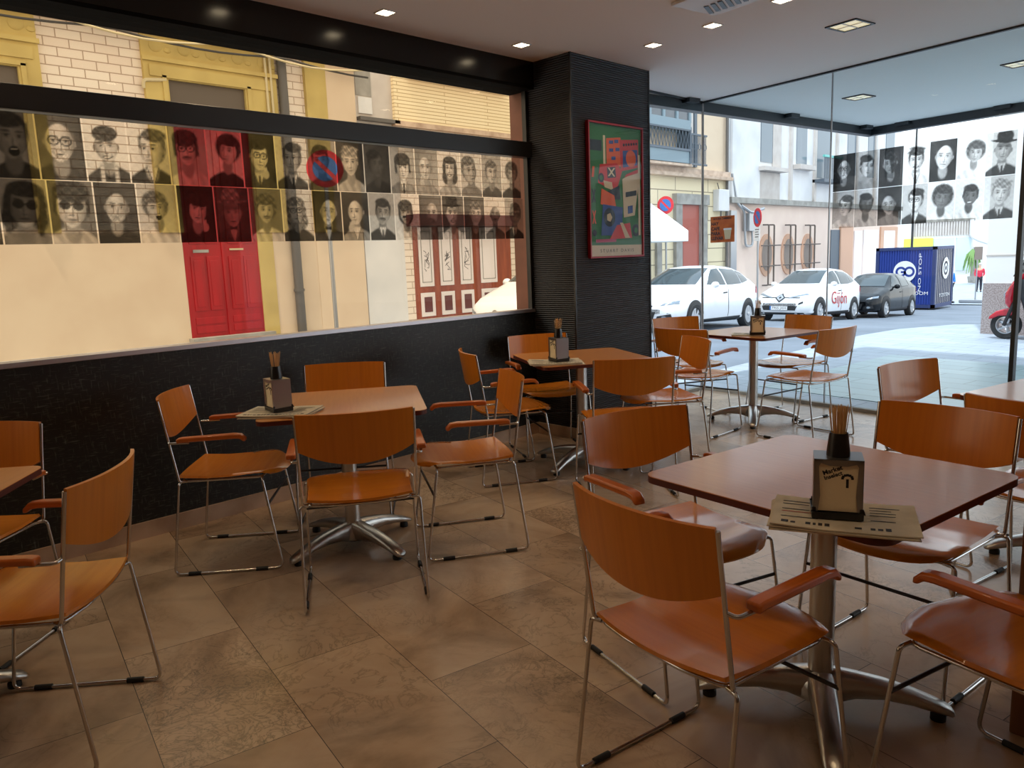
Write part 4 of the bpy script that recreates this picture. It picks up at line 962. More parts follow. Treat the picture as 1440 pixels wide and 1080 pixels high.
for k, (z0, sag, nm, mt) in enumerate(((6.02, .05, 'pale cable strung highest along the yellow house cornice', 'cable_pale'), (5.90, .12, 'dark sagging cable below the cornice of the yellow house', 'cable'), (5.99, .2, 'pale drooping cable looped along the yellow house front', 'cable_pale'))):
    mb = MB(); mb.tube([(FX+.32+.02*k, -4+.5*i, z0-.1*(i/30)-sag*abs(sin(i*.45+k))) for i in range(31)], .022, 6); tag(mb.build('street_cable', mt, smooth=50), nm, 'cable', 'cables along the house fronts')
# grey stone house with garage
bB = thing('garage_house', 'pale stone house with brown panelled garage and brick band across the street', 'building')
one('wall', 'stone_panel', bB, (10.8, 16.35, -.4, 9.5, -4, 0)); one('white_base', 'stone_white', bB, (10.82, 12.0, -.1, 2.6, 0, .03))
one('recess', 'stone_grey', bB, (10.86, 11.30, 5.35, 6.6, 0, .015)); one('recess_window', 'stone_white', bB, (10.9, 11.28, 4.95, 5.32, 0, .04)); one('ledge', 'pipe_grey', bB, (10.85, 12.0, 4.78, 4.86, 0, .16))
one('brick_field', 'brick_white', bB, (12.0, 16.0, 2.55, 4.85, 0, .03)); one('brick_field', 'brick_white', bB, (12.0, 12.26, -.1, 2.6, 0, .03)); one('brick_field', 'brick_white', bB, (15.72, 16.0, -.2, 2.6, 0, .03))
one('brick_band', 'brick_band', bB, (11.9, 16.05, 4.85, 5.95, 0, .10)); one('band_foot', 'stone_beige', bB, (11.85, 16.05, 4.74, 4.86, 0, .16))
wn_ = one('window', 'window_dark', bB, (12.85, 15.35, 6.02, 7.4, 0, .03))
one('window_bars', 'peach', wn_, *[(12.85+.82*k-.03, 12.85+.82*k+.03, 6.02, 7.4, .03, .06) for k in range(4)])
one('window_sill', 'peach', bB, (12.3, 15.7, 5.93, 6.03, 0, .34)); one('pilaster', 'stucco_yellow', bB, (16.0, 16.35, -.3, 9.5, 0, .12))
gd = one('garage_door', 'brown_wood', bB, (12.26, 15.74, -.15, 2.5, 0, .04))
for k, y0 in enumerate((12.42, 13.10, 13.80, 14.54)):
    y1 = y0+(.46 if k < 3 else .62)
    one('tall_panel', 'panel_white', gd, (y0, y1, .82, 2.32, .04, .06)); one('panel_line', 'stone_grey', gd, (y0+.07, y0+.09, .92, 2.22, .06, .066), (y1-.09, y1-.07, .92, 2.22, .06, .066), (y0+.07, y1-.07, .92, .94, .06, .066), (y0+.07, y1-.07, 2.2, 2.22, .06, .066))
    one('low_panel', 'panel_white', gd, (y0, y1, .05, .66, .04, .06)); one('low_inset', 'dark_red', gd, (y0+.1, y1-.1, .16, .55, .06, .066))
mb = MB()
rnd = random.Random(4)
for k, y0 in enumerate((12.56, 13.26, 13.94)):
    zz = 1.3
    for j in range(9): mb.tube([(FX+.064, y0+rnd.uniform(0, .2), zz+rnd.uniform(-.12, .12)) for q in range(3)], .006, 4); zz += .05
mb.build('scrawl', 'cable', gd, smooth=0)
one('lintel', 'dark_red', bB, (12.1, 16.0, 2.34, 2.62, 0, .5))
# yellow ashlar house at the corner
bC = thing('ashlar_house', 'pale yellow ashlar house with white awning and red brown door', 'building')
one('wall', 'ashlar_yellow', bC, (16.36, 27.7, -1.5, 4.2, -4, 0)); one('upper_wall', 'stucco_cream', bC, (16.36, 27.7, 4.2, 10, -4, -.02))
one('cornice', 'stone_beige', bC, (16.36, 27.75, 4.1, 4.22, 0, .30), (16.36, 27.75, 4.22, 4.42, 0, .18), (16.36, 24.5, 4.42, 4.52, 0, .5))
fr = one('door_frame', 'stone_grey', bC, (24.05, 24.45, -1, 3.15, 0, .14), (25.72, 26.15, -1, 3.15, 0, .14), (24.0, 26.2, 3.15, 3.52, 0, .2), (22.9, 23.2, -1, 2.2, 0, .1))
dd = one('door', 'red_brown_door', bC, (24.45, 25.72, -1, 3.15, 0, .03)); mb = MB()
mb.prism([(24.6, -.8), (25.57, -.8)]+[(25.085+.485*cos(pi*k/10), 1.85+.5*sin(pi*k/10)) for k in range(11)], lambda a, b, d: (FX+d, a, b), .03, .06); mb.build('door_arch', 'red_brown_door', dd, smooth=30, bevel=.02)
one('wall_box', 'stone_white', bC, (26.75, 27.5, 2.95, 3.75, 0, .28), bevel=.02)
mb = MB(); mb.tube(fillet([(FX+.2, 27.0, 2.95), (FX+.2, 27.0, 2.6), (FX+.2, 27.4, 2.5), (FX+.2, 27.5, 3.4)], .1), .03, 6); mb.tube([(FX+.1, 27.62, -1), (FX+.1, 27.62, 9)], .06, 8)
mb.tube(fillet([(FX+.1, 26.9, 4.0), (FX+.12, 27.3, 3.2), (FX+.1, 27.62, 3.0)], .1), .02, 6); mb.build('wall_pipes', 'pipe_grey', bC, smooth=40)
bw = one('bay', 'bay_blue', bC, (18, 24.35, 4.5, 4.95, -.02, .5), (18, 24.35, 5.65, 5.95, -.02, .55), (18, 24.35, 6.7, 9, -.02, .5)); 
one('bay_window', 'window_dark', bw, *[(18+.8*k+.08, 18.72+.8*k, 5.98, 6.68, .3, .45) for k in range(8)]); one('bay_post', 'bay_blue', bw, *[(18+.8*k-.06, 18.06+.8*k, 5.9, 6.8, .3, .5) for k in range(9)])
mb = MB()
for k in range(32):
    y0 = 18.1+.2*k
    for s in (-1, 1): mb.tube([(FX+.5, y0, 4.98), (FX+.5, y0+s*.08, 5.3), (FX+.5, y0, 5.62)], .014, 5)
mb.bb(FX+.46, FX+.54, 18, 24.4, 5.6, 5.68); mb.bb(FX+.44, FX+.54, 18, 24.4, 4.92, 5.0); mb.bb(FX, FX+.54, 24.33, 24.41, 4.5, 5.75); mb.build('balcony_rail', 'rail_grey', bC, smooth=0)
mb = MB()
for k in range(13): mb.tube([(FX+.42, 24.45+.09*k, 4.52), (FX+.42, 24.45+.09*k, 5.55)], .016, 5)
for k in range(6): mb.tube([(FX+.42+.0*k, 24.6+.18*k+.09*cos(q*pi/6), 5.15+.1*sin(q*pi/6)) for q in range(13)], .012, 4)
mb.bb(FX+.39, FX+.45, 24.42, 25.6, 5.52, 5.58); mb.bb(FX+.39, FX+.45, 24.42, 25.6, 4.5, 4.56); mb.build('balcony_rail', 'rail_grey', bC, smooth=0)
one('balcony_door', 'stone_panel', bC, (24.55, 25.35, 4.5, 7.5, -.02, .02)); one('balcony_door', 'rail_grey', bC, (25.38, 25.55, 4.5, 7.5, -.02, .06))
t = thing('shop_awning', 'white sloping canvas awning on the yellow ashlar house', 'awning')
mb = MB(); mb.prism([(FX, 3.2), (FX+1.55, 2.15), (FX+1.55, 1.80), (FX, 1.80)], lambda a, b, d: (a, d, b), 18.5, 22.6, 0); mb.build('canvas', 'awning_white', t, smooth=0, bevel=.02)
mb = MB(); mb.tube([(FX+1.5, 18.5, 1.84), (FX+1.5, 22.6, 1.84)], .03, 6); mb.build('front_bar', 'pole_grey', t)
# white stone house with round grilles
bD = thing('white_stone_house', 'white stone house with three barred round openings above parked cars', 'building')
one('wall', 'stone_white', bD, (27.80, 46.5, 3.3, 11, -4, .0)); one('base_wall', 'stucco_pink', bD, (27.80, 46.5, -2, 3.3, -4, 0))
one('panel', 'stone_white', bD, (28.0, 30.2, 3.5, 11, 0, .12)); one('stone_belt', 'stone_grey', bD, (27.80, 46.5, 3.28, 3.5, 0, .22))
one('window', 'window_blue', bD, (30.45, 31.45, 5.0, 7.2, 0, .03)); one('window_side', 'stone_panel', bD, (31.45, 32.2, 4.8, 9, 0, .05)); one('window_sill', 'stone_panel', bD, (30.1, 32.2, 4.62, 4.78, 0, .4))
one('lower_panel', 'stone_panel', bD, (30.3, 32.1, 3.5, 4.6, 0, .05))
one('window', 'window_blue', bD, (33.7, 34.7, 5.1, 7.5, 0, .03)); one('window_sill', 'stone_panel', bD, (33.4, 35.0, 4.85, 5.05, 0, .35)); one('window', 'window_blue', bD, (35.7, 37.3, 4.6, 7.5, 0, .03), (39.2, 40.4, 4.9, 7.6, 0, .03), (41.8, 42.8, 4.9, 7.6, 0, .03), (44.2, 45.4, 5, 7.6, 0, .03))
mb = MB()
for k in range(14): mb.tube([(FX+.5, 35.5+.14*k, 4.5), (FX+.5, 35.5+.14*k, 5.45)], .02, 5)
mb.bb(FX, FX+.55, 35.4, 37.4, 4.36, 4.5); mb.build('balcony', 'rail_grey', bD, smooth=0); one('balcony_handrail', 'rail_teal', bD, (35.4, 37.4, 5.45, 5.55, .45, .55))
for k in range(5): one('stone_rib', 'stone_panel', bD, (33.0+2.4*k, 33.2+2.4*k, 3.5, 11, 0, .10))
for yc in (31.0, 33.0, 34.95):
    g = MB(); n = 24
    g.prism([(yc+.62*cos(2*pi*k/n), 1.2+.88*sin(2*pi*k/n)) for k in range(n)], lambda a, b, d: (FX+d, a, b), .0, .06); rg = g.build('round_opening', 'peach', bD, smooth=30)
    g = MB(); g.prism([(yc+.44*cos(2*pi*k/n), 1.2+.66*sin(2*pi*k/n)) for k in range(n)], lambda a, b, d: (FX+d, a, b), .06, .075); g.build('opening_back', 'recess_grey', rg, smooth=30)
    g = MB()
    for s in (-.24, .24): g.tube(fillet([(FX+.1, yc+s-.2, 2.45), (FX+.26, yc+s, 2.45), (FX+.26, yc+s, -.05), (FX+.1, yc+s-.2, -.05)], .06), .035, 6)
    for zz in (.75, 1.6): g.tube([(FX+.26, yc-.85, zz), (FX+.26, yc+.85, zz)], .03, 6); g.tube([(FX+.05, yc+.75, zz), (FX+.26, yc+.75, zz)], .03, 6)
    g.build('iron_bars', 'grille_iron', rg, smooth=50)
one('dark_door', 'rail_grey', bD, (37.5, 38.5, -1.8, 2.25, 0, .04)); one('door_surround', 'peach', bD, (38.5, 40.0, -1.8, 2.4, 0, .10)); one('shop_panel', 'panel_white', bD, (40.3, 41.3, -1.8, 2.2, 0, .06), (41.5, 43.5, -1.8, 2.25, 0, .06)); one('display_frame', 'peach', bD, (43.8, 46.3, .9, 2.4, 0, .08)); one('display', 'panel_white', bD, (44.2, 45.8, 1.1, 2.2, .08, .1))
mb = MB(); mb.tube(fillet([(FX+.1, 28.0, 4.4), (FX+.15, 28.3, 3.3), (FX+.15, 28.9, 3.0), (FX+.15, 29.0, 1.6), (FX+.15, 29.6, 1.6), (FX+.15, 29.5, 2.6)], .2), .05, 6); mb.tube(fillet([(FX+.15, 28.6, 3.2), (FX+.3, 29.2, 2.9), (FX+.3, 30.2, 3.1)], .2), .06, 6); mb.bb(FX, FX+.3, 29.05, 29.8, 2.2, 2.9); mb.bb(FX, FX+.1, 27.95, 28.4, -1, 3.0); mb.build('wires_and_box', 'pole_grey', bD, smooth=40)
# shop at the end of the street, far block, corner block on the right
eC = Vector((-15.6, 69.2, 0)); eR = math.atan2(5.5, 6.2)
bE = thing('end_shop', 'white shop front with yellow sign closing the far end of the street', 'building', (eC.x, eC.y, -2), eR)
mb = MB(); mb.bb(-7, 4.5, 0, 6, 0, 11.8); mb.build('wall', 'far_white', bE, smooth=0)
mb = MB()
for k in range(22): mb.bb(-2.6+.21*k, -2.46+.21*k, -.12, 0, 4.0, 5.1)
mb.build('corrugated_panel', 'stone_panel', bE, smooth=0)
mb = MB(); mb.bb(-3.2, -1.0, -.2, 0, 3.05, 3.85); mb.build('shop_sign', 'shop_yellow', bE, smooth=0)
mb = MB(); mb.bb(-.9, .7, -.1, 0, 1.6, 3.8); mb.bb(.9, 2.0, -.1, 0, 1.2, 3.8); mb.build('shutter', 'shop_pale', bE, smooth=0)
mb = MB(); mb.tube(fillet([(1.9, -.25, 5.2), (1.9, -.25, 3.9), (2.3, -.5, 3.6), (3.3, -.6, 3.2)], .3), .16, 8); mb.build('duct', 'stone_white', bE, smooth=40)
mb = MB(); mb.bb(-2.6, 2.2, -.16, 0, 5.1, 5.3); mb.bb(2.3, 2.6, -.3, 0, -.0, 3); mb.build('trim_strip', 'stone_grey', bE, smooth=0)
mb = MB(); rnd = random.Random(5)
for k in range(40):
    a = rnd.random()*6.28; L = rnd.uniform(.8, 1.9); mb.tube([(0, 0, 2.6), (.35*cos(a), .35*sin(a), 2.2), (.6*cos(a), .6*sin(a), 2.6-L)], [.05, .07, .02], 5)
pt = thing('hanging_plant', 'tall drooping green plant in front of the far shop', 'plant', (-13.5, 68.9, -1.75)); mb.build('leaves', 'plant_green', pt, smooth=40)
mb = MB(); mb.lathe([(.2, 0), (.28, .5), (.1, .5), (.06, 2.6)], n=12); mb.build('pot', 'stone_grey', pt, smooth=40)
bG = thing('corner_block', 'white corner block with granite base behind the red scooter', 'building', (.874, 13.92, 0), FA)
mb = MB(); mb.bb(0, 7, 0, 2.2, -.6, .77); mb.build('granite_base', 'granite', bG, smooth=0)
mb = MB(); mb.bb(.02, 7, .02, 2.2, .77, 7.5); mb.build('wall', 'far_white', bG, smooth=0)
mb = MB(); mb.bb(.012, .55, .012, .3, 1.19, 1.21); mb.build('groove', 'stone_panel', bG, smooth=0)
mb = MB(); mb.bb(.63, 1.7, -.06, .02, 1.28, 1.66); mb.build('wall_panel', 'frame_black', bG, smooth=0)

# ------------------------------------------------------------------ signs and street furniture
def nopark(label, x, y, z, face, plate, zb, sc_=1.0, scrawl=False):
    t = thing('no_parking_sign', label, 'sign', (x, y, zb), face); h = z-zb
    Mx = Matrix.Rotation(R(90), 3, 'X')
    mb = MB(); mb.tube([(0, .03, 0), (0, .03, h+.3*sc_)], .035, 10); mb.build('pole', 'pole_grey', t, smooth=40)
    mb = MB(); r = .30*sc_
    mb.lathe([(r, -.012), (r, .006)], c=(0, 0, h), n=32, M=Mx, m=0); mb.lathe([(r*.67, .006), (r*.67, .011)], c=(0, 0, h), n=32, M=Mx, m=1)
    q = Matrix.Rotation(R(45), 3, 'Y')
    mb.add([q @ Vector((a, -.0125, b))+Vector((0, 0, h)) for a, b in ((-r*.74, -r*.11), (r*.74, -r*.11), (r*.74, r*.11), (-r*.74, r*.11))], [(0, 1, 2, 3)], 0)
    mb.build('disc', ['sign_red', 'sign_blue'], t, smooth=30)
    if plate:
        mb = MB(); mb.bb(-.22, .22, -.012, 0, h-.86, h-.36, 0)
        for k in range(4): mb.bb(-.17, .17-.05*(k % 2), -.014, -.012, h-.45-.09*k, h-.425-.09*k, 1)
        mb.build('plate', ['print_white', 'cable'], t, smooth=0)
nopark('round red and blue no parking sign on grey pole seen through the long window', -6.86, 6.99, 2.98, R(64), False, zg(7)-.1, .98)
nopark('round no parking sign with white plate on a pole before the round openings', -9.9, 27.2, 2.62, R(-38), True, zg(27)-.05, 1.15)
nopark('round no parking sign partly hidden by the white awning', -10.95, 22.75, 3.05, R(10), False, zg(23)-.05, 1.0)
t = thing('lamp_post', 'tall thin dark lamp post behind the blue container', 'lamp post', (-11.6, 49.2, zg(49)))
mb = MB(); mb.tube([(0, 0, 0), (0, 0, 10)], [.08, .05], 10); mb.build('post', 'dark_seal', t); mb = MB(); mb.tube([(0, 0, 0), (0, 0, 1.0)], .12, 10); mb.build('foot', 'dark_seal', t)
t = thing('street_marker', 'thin upright street marker with round base right of the container', 'marker', (-6.2, 41.5, zg(41.5)-.04))
mb = MB(); mb.tube([(0, 0, .05), (0, 0, 2.6)], .03, 8); mb.build('post', 'pole_grey', t); mb = MB(); mb.bb(-.6, .6, -.4, .4, 0, .14); mb.build('foot', 'pole_grey', t, smooth=0, bevel=.03)
mb = MB(); mb.bb(-.12, .2, -.03, .03, 2.0, 2.6); mb.build('panel', 'recess_grey', t, smooth=0)
# blue container
zc = -1.29
t = thing('cargo_container', 'blue shipping container with round white GO emblem beside the dark car', 'container', (-7.51, 35.8, zc))
mb = MB(); W = 1.22
n = 22
for k in range(n): x0 = -W+.08+(2*W-.16)*k/n; mb.bb(x0, x0+(2*W-.16)/n*.55, -.0, .06, .15, 2.45, 0)
mb.bb(-W+.05, W-.05, .03, 2.37, .12, 2.55)
mb.build('shell', 'container_blue', t, smooth=0)
mb = MB()
for x in (-W, W-.14): mb.bb(x, x+.14, -.02, .14, 0, 2.59); mb.bb(x, x+.14, 2.28, 2.42, 0, 2.59)
mb.bb(-W, W, -.02, .12, 2.46, 2.59); mb.bb(-W, W, -.02, .12, 0, .14); mb.bb(W-.12, W, 0, 2.4, 2.46, 2.59); mb.bb(W-.12, W, 0, 2.4, 0, .16); mb.build('corner_frame', 'container_dark', t, smooth=0)
mb = MB(); mb.bb(W-.06, W-.02, .14, 2.28, .16, 2.46, 1)
for k in range(9): mb.bb(W-.022, W-.014, .2+.235*k, .235+.235*k, .16, 2.46, 0)
mb.build('ribbed_side', ['stone_panel', 'container_gap'], t, smooth=0)
mb = MB()
def cf(x, y): return (x, -.03, y)
def cdisc(cx, cz, r, r2, m, fn=cf, a0=0, a1=2*pi, nn=40):
    P = []; 
    for k in range(nn+1):
        a = a0+(a1-a0)*k/nn; P += [fn(cx+r*cos(a), cz+r*sin(a)), fn(cx+r2*cos(a), cz+r2*sin(a))]
    mb.add(P, [(2*k, 2*k+1, 2*k+3, 2*k+2) for k in range(nn)], m)
cdisc(0, 1.55, .46, .0, 0)
def cf2(x, y): return (x, -.036, y)
cdisc(-.15, 1.55, .22, .13, 1, cf2, .6, 2*pi-.2); mb.add([cf2(a, b) for a, b in ((-.15, 1.50), (.06, 1.50), (.06, 1.58), (-.15, 1.58))], [(0, 1, 2, 3)], 1); cdisc(.19, 1.55, .22, .13, 1, cf2)
put_text(mb, 'NO STOP', .16, lambda x, y: (.62-y, -.03, 1.5+x), 0, 2.4); put_text(mb, 'ROOM', .2, lambda x, y: (.62+x, -.03, .62+y), 0, 1.2)
put_text(mb, 'TOSTEN', .2, lambda x, y: (W+.03, 1.2+x, .5+y), 0, 1.9)
cdisc(1.25, 1.65, .46, .30, 0, lambda x, y: (W+.03, x, y)); cdisc(1.25, 1.65, .2, .1, 0, lambda x, y: (W+.032, x, y))
mb.build('emblem', ['print_white', 'container_blue'], t, smooth=0)

# ------------------------------------------------------------------ cars
def car(name, label, x, y, paint, L, H, Wd, plate=None, brand='bar', hood=.98, group='parked cars', side_text=None, yaw=0):
    z0 = zg(y+L/2)-.10; tilt = math.atan2(zg(y+L)-zg(y), L)
    t = thing(name, label, 'car', (x, y, zg(y)-.10), 0, group); t.rotation_euler = (tilt, 0, yaw)
    hw = Wd/2; h = H/1.47; l = L/4.36
    ST = [(0, .50, .46, .52, .42, .30), (.05, .60, .54, .66, .55, .22), (.18, .70, .64, .79, .66, .19), (.45, .80, .73, .88, .72, .18), (.85, .91, .84, .90, .72, .18), (hood+.2, 1.0, .92, .91, .68, .18),
          (1.75, 1.27, .95, .91, .60, .18), (2.15, 1.425, .96, .91, .58, .18), (2.6, 1.47, .97, .91, .58, .18), (3.2, 1.45, .99, .905, .57, .18), (3.7, 1.37, 1.01, .89, .55, .20), (4.02, 1.22, 1.02, .86, .56, .24), (4.22, 1.02, .95, .80, .60, .28), (4.34, .78, .70, .72, .6, .34), (4.36, .62, .56, .62, .5, .38)]
    def st(yy):
        for a, b in zip(ST, ST[1:]):
            if a[0] <= yy <= b[0]: k = (yy-a[0])/(b[0]-a[0]); k2 = k; return [p+(q-p)*k2 for p, q in zip(a, b)]
    ys = sorted(set([a[0] for a in ST]+[i*.12 for i in range(37)])); mb = MB(); n = None; vs = []
    for yy in ys:
        _, zt, zb, w_, wt, zl = st(yy); w_ *= Wd/1.82; wt *= Wd/1.82; zt *= h; zb *= h
        half = [(w_*.80, zl), (w_*.965, zl+.07), (w_, zl+.22), (w_*1.0, (zl+zb)*.55), (w_*.985, zb-.03), (w_*.95, zb), (wt+(w_*.95-wt)*.45, zb+(zt-zb)*.62), (wt, zt-.035*min(1, (zt-zb)*5)), (wt*.75, zt), (wt*.35, zt+.012)]
        ring = [(-a, b) for a, b in half]; full = half+ring[::-1]; n = len(full); vs += [(a, yy*l, b) for a, b in full]
    fs = [(i*n+k, i*n+(k+1) % n, (i+1)*n+(k+1) % n, (i+1)*n+k) for i in range(len(ys)-1) for k in range(n)]; fs += [tuple(range(n-1, -1, -1)), tuple((len(ys)-1)*n+k for k in range(n))]
    mb.add(vs, fs); body = mb.build('body', paint, t, smooth=50)
    bvh = BVHTree.FromPolygons([Vector(v) for v in vs], fs)
    def pr(mode, a, b, off):
        if mode == 'side': o, d = Vector((3, a, b)), Vector((-1, 0, 0))
        elif mode == 'sideL': o, d = Vector((-3, a, b)), Vector((1, 0, 0))
        elif mode == 'front': o, d = Vector((a, -3, b)), Vector((0, 1, 0))
        else: o, d = Vector((a, L+3, b)), Vector((0, -1, 0))
        hit = bvh.ray_cast(o, d)
        if hit[0] is None: return None
        nrm = hit[1] if hit[1].dot(d) < 0 else -hit[1]
        return hit[0]+nrm*off
    def patch(mb, mode, quad, off, m=0, nu=10, nv=6):
        P = []; q = [Vector((a, b)) for a, b in quad]
        for i in range(nu+1):
            for j in range(nv+1):
                u, v = i/nu, j/nv; p = (q[0]*(1-u)+q[1]*u)*(1-v)+(q[3]*(1-u)+q[2]*u)*v; P.append(pr(mode, p.x, p.y, off))
        fs = []; W_ = nv+1
        for i in range(nu):
            for j in range(nv):
                f = (i*W_+j, (i+1)*W_+j, (i+1)*W_+j+1, i*W_+j+1)
                if all(P[k] is not None for k in f): fs.append(f)
        mb.add([p if p is not None else (0, 1, .5) for p in P], fs, m)
    def disc(mb, mode, a0, b0, ra, rb, off, m=0, ri=0):
        P = []; nn = 24
        for r_ in range(5):
            k = ri+(1-ri)*r_/4
            for j in range(nn): P.append(pr(mode, a0+ra*k*cos(2*pi*j/nn), b0+rb*k*sin(2*pi*j/nn), off))
        fs = [f for r_ in range(4) for j in range(nn) for f in [(r_*nn+j, r_*nn+(j+1) % nn, (r_+1)*nn+(j+1) % nn, (r_+1)*nn+j)] if all(P[k] is not None for k in f)]
        mb.add([p if p is not None else (0, 1, .5) for p in P], fs, m)
    mb = MB(); patch(mb, 'front', [(-.66*Wd/1.82, 1.03*h), (.66*Wd/1.82, 1.03*h), (.52*Wd/1.82, 1.40*h), (-.52*Wd/1.82, 1.40*h)], .008); mb.build('windscreen', 'car_glass', t, smooth=60)
    for md in ('side', 'sideL'):
        mb = MB(); patch(mb, md, [(1.55*l, 1.02*h), (2.40*l, 1.02*h), (2.40*l, 1.40*h), (2.12*l, 1.37*h)], .008); patch(mb, md, [(2.47*l, 1.02*h), (3.25*l, 1.05*h), (3.22*l, 1.37*h), (2.47*l, 1.40*h)], .008); patch(mb, md, [(3.30*l, 1.06*h), (3.72*l, 1.12*h), (3.58*l, 1.29*h), (3.28*l, 1.36*h)], .008)
        mb.build('side_windows', 'car_glass', t, smooth=60)
        mb = MB(); zl = .22
        patch(mb, md, [(1.15*l, .19), (3.1*l, .19), (3.1*l, .30), (1.15*l, .27)], .007); mb.build('sill_trim', 'car_trim', t, smooth=60)
        mb = MB(); patch(mb, md, [(2.42*l, .30), (2.44*l, .30), (2.44*l, 1.0*h), (2.42*l, 1.0*h)], .005, 0, 1, 8); patch(mb, md, [(2.15*l, .82*h), (2.36*l, .83*h), (2.36*l, .86*h), (2.15*l, .85*h)], .012); mb.build('door_line', 'car_trim', t, smooth=60)
        s = 1 if md == 'side' else -1
        mb = MB(); mb.ell((s*(hw*.98+.08), 1.62*l, 1.02*h), (.10, .07, .075), 0, 10, 6); mb.tube([(s*hw*.86, 1.66*l, .99*h), (s*(hw+.03), 1.64*l, 1.0*h)], .025, 6); mb.build('mirror', paint, t, smooth=50)
    for s in (-1, 1):
        for yw in (.86*l, 3.52*l):
            mb = MB(); disc(mb, 'side' if s > 0 else 'sideL', yw, .33, .375, .385, .006); mb.build('wheel_arch', 'car_trim', t, smooth=60)
            Mx = Matrix.Rotation(R(90)*s, 3, 'Y'); mb = MB(); c = (s*(hw-.19), yw, .315)
            mb.lathe([(.22, .0), (.315, .02), (.315, .17), (.295, .205), (.225, .205), (.215, .17)], c=c, n=28, M=Mx); wl_ = mb.build('wheel', 'tyre', t, smooth=40)
            mb = MB(); mb.lathe([(.05, .15), (.05, .20), (.02, .205)], c=c, n=12, M=Mx)
            for k in range(7):
                a = 2*pi*k/7; u = Vector((0, cos(a), sin(a))); v = Vector((0, -sin(a), cos(a))); C0 = Vector(c)+Vector((s*.19, 0, 0))
                mb.add([C0+u*.04+v*.028, C0+u*.04-v*.028, C0+u*.215-v*.04, C0+u*.215+v*.04], [(0, 1, 2, 3)])
            mb.lathe([(.222, .185), (.205, .195), (.2, .17)], c=c, n=28, M=Mx); mb.build('rim', 'rim', wl_, smooth=40)
            mb = MB(); mb.lathe([(.2, .13), (.2, .14)], c=c, n=24, M=Mx); mb.build('brake', 'car_trim', wl_, smooth=40)
    g = Wd/1.82
    if brand == 'zoe':
        for s in (-1, 1):
            mb = MB(); patch(mb, 'front', [(s*.26*g, .655), (s*.80*g, .77), (s*.70*g, .80), (s*.30*g, .70)], .008); mb.build('headlamp', 'car_lamp', t, smooth=60)
            mb = MB(); patch(mb, 'front', [(s*.58*g, .48), (s*.70*g, .53), (s*.70*g, .58), (s*.60*g, .53)], .008); mb.build('fog_lamp', 'car_trim', t, smooth=60)
        mb = MB(); patch(mb, 'front', [(-.60*g, .665), (.60*g, .665), (.60*g, .69), (-.60*g, .69)], .006)
        q = [(0, .54), (.15, .67), (0, .80), (-.15, .67)]; patch(mb, 'front', q, .012, 0); q2 = [(0, .58), (.11, .67), (0, .76), (-.11, .67)]; patch(mb, 'front', q2, .018, 1); q3 = [(0, .64), (.045, .67), (0, .70), (-.045, .67)]; patch(mb, 'front', q3, .023, 0); mb.build('badge', ['car_trim', 'rim'], t, smooth=60)
        mb = MB(); patch(mb, 'front', [(-.50*g, .32), (.50*g, .32), (.56*g, .45), (-.56*g, .45)], .008); mb.build('grille', 'car_trim', t, smooth=60)
    else:
        for s in (-1, 1):
            mb = MB(); patch(mb, 'front', [(s*.50*g, .59), (s*.82*g, .64), (s*.81*g, .71), (s*.56*g, .64)], .008); mb.build('headlamp', 'car_lamp', t, smooth=60)
            mb = MB(); patch(mb, 'front', [(s*.42*g, .27), (s*.74*g, .32), (s*.72*g, .42), (s*.46*g, .37)], .008); disc(mb, 'front', s*.60*g, .345, .05, .035, .014, 1); mb.build('fog_lamp', ['car_trim', 'car_lamp'], t, smooth=60)
        mb = MB(); patch(mb, 'front', [(-.36*g, .30), (.36*g, .30), (.42*g, .46), (-.42*g, .46)], .008); patch(mb, 'front', [(-.30*g, .54), (.30*g, .54), (.34*g, .60), (-.34*g, .60)], .008); mb.build('grille', 'car_trim', t, smooth=60)
        mb = MB(); disc(mb, 'front', 0, .63, .06, .05, .016); mb.build('badge', 'rim', t, smooth=60)
    mb = MB(); patch(mb, 'front', [(-.70*g, .20), (.70*g, .20), (.72*g, .26), (-.72*g, .26)], .007); mb.build('bumper_lip', 'car_trim', t, smooth=60)
    if plate:
        mb = MB(); P0 = pr('front', 0, .38, .03); yy = P0.y-.01
        mb.bb(-.26, .26, yy-.01, yy+.03, .33, .44, 0); mb.bb(-.26, -.22, yy-.012, yy-.01, .33, .44, 2)
        put_text(mb, plate, .10, lambda a, b: (a+.02, yy-.0115, .385+b), 1, 1.1); mb.build('number_plate', ['print_white', 'print_black', 'sign_blue'], t, smooth=0)
    if side_text:
        mb = MB(); vs2, fs2 = text_geo(side_text, .52); mb.add([pr('side', 2.25*l+v.x*1.0, .66+v.y, .012) or (0, 1, .5) for v in vs2], fs2, 0); mb.build('lettering', 'art_red', t, smooth=0)
    mb = MB(); patch(mb, 'side', [(4.0*l, .82*h), (4.2*l, .80*h), (4.2*l, .98*h), (4.02*l, .99*h)], .010); mb.build('tail_lamp', 'sign_red', t, smooth=60)
car('car', 'white hatchback beside the dark pillar, largest of the parked cars', -5.86, 14.05, 'car_white', 4.5, 1.50, 1.88, yaw=R(4))
car('car', 'white hatchback with red lettering on its side and a diamond badge', -6.08, 21.2, 'car_white', 4.08, 1.56, 1.73, '7955 JXH', 'zoe', side_text='Gijón')
car('car', 'black hatchback parked in front of the blue container', -5.75, 25.5, 'car_black', 4.0, 1.45, 1.71, '0000', 'bar')
car('car', 'white car nose seen through the long window before the brown garage', -5.6, 9.4, 'car_white', 3.3, 1.66, 1.68, None)
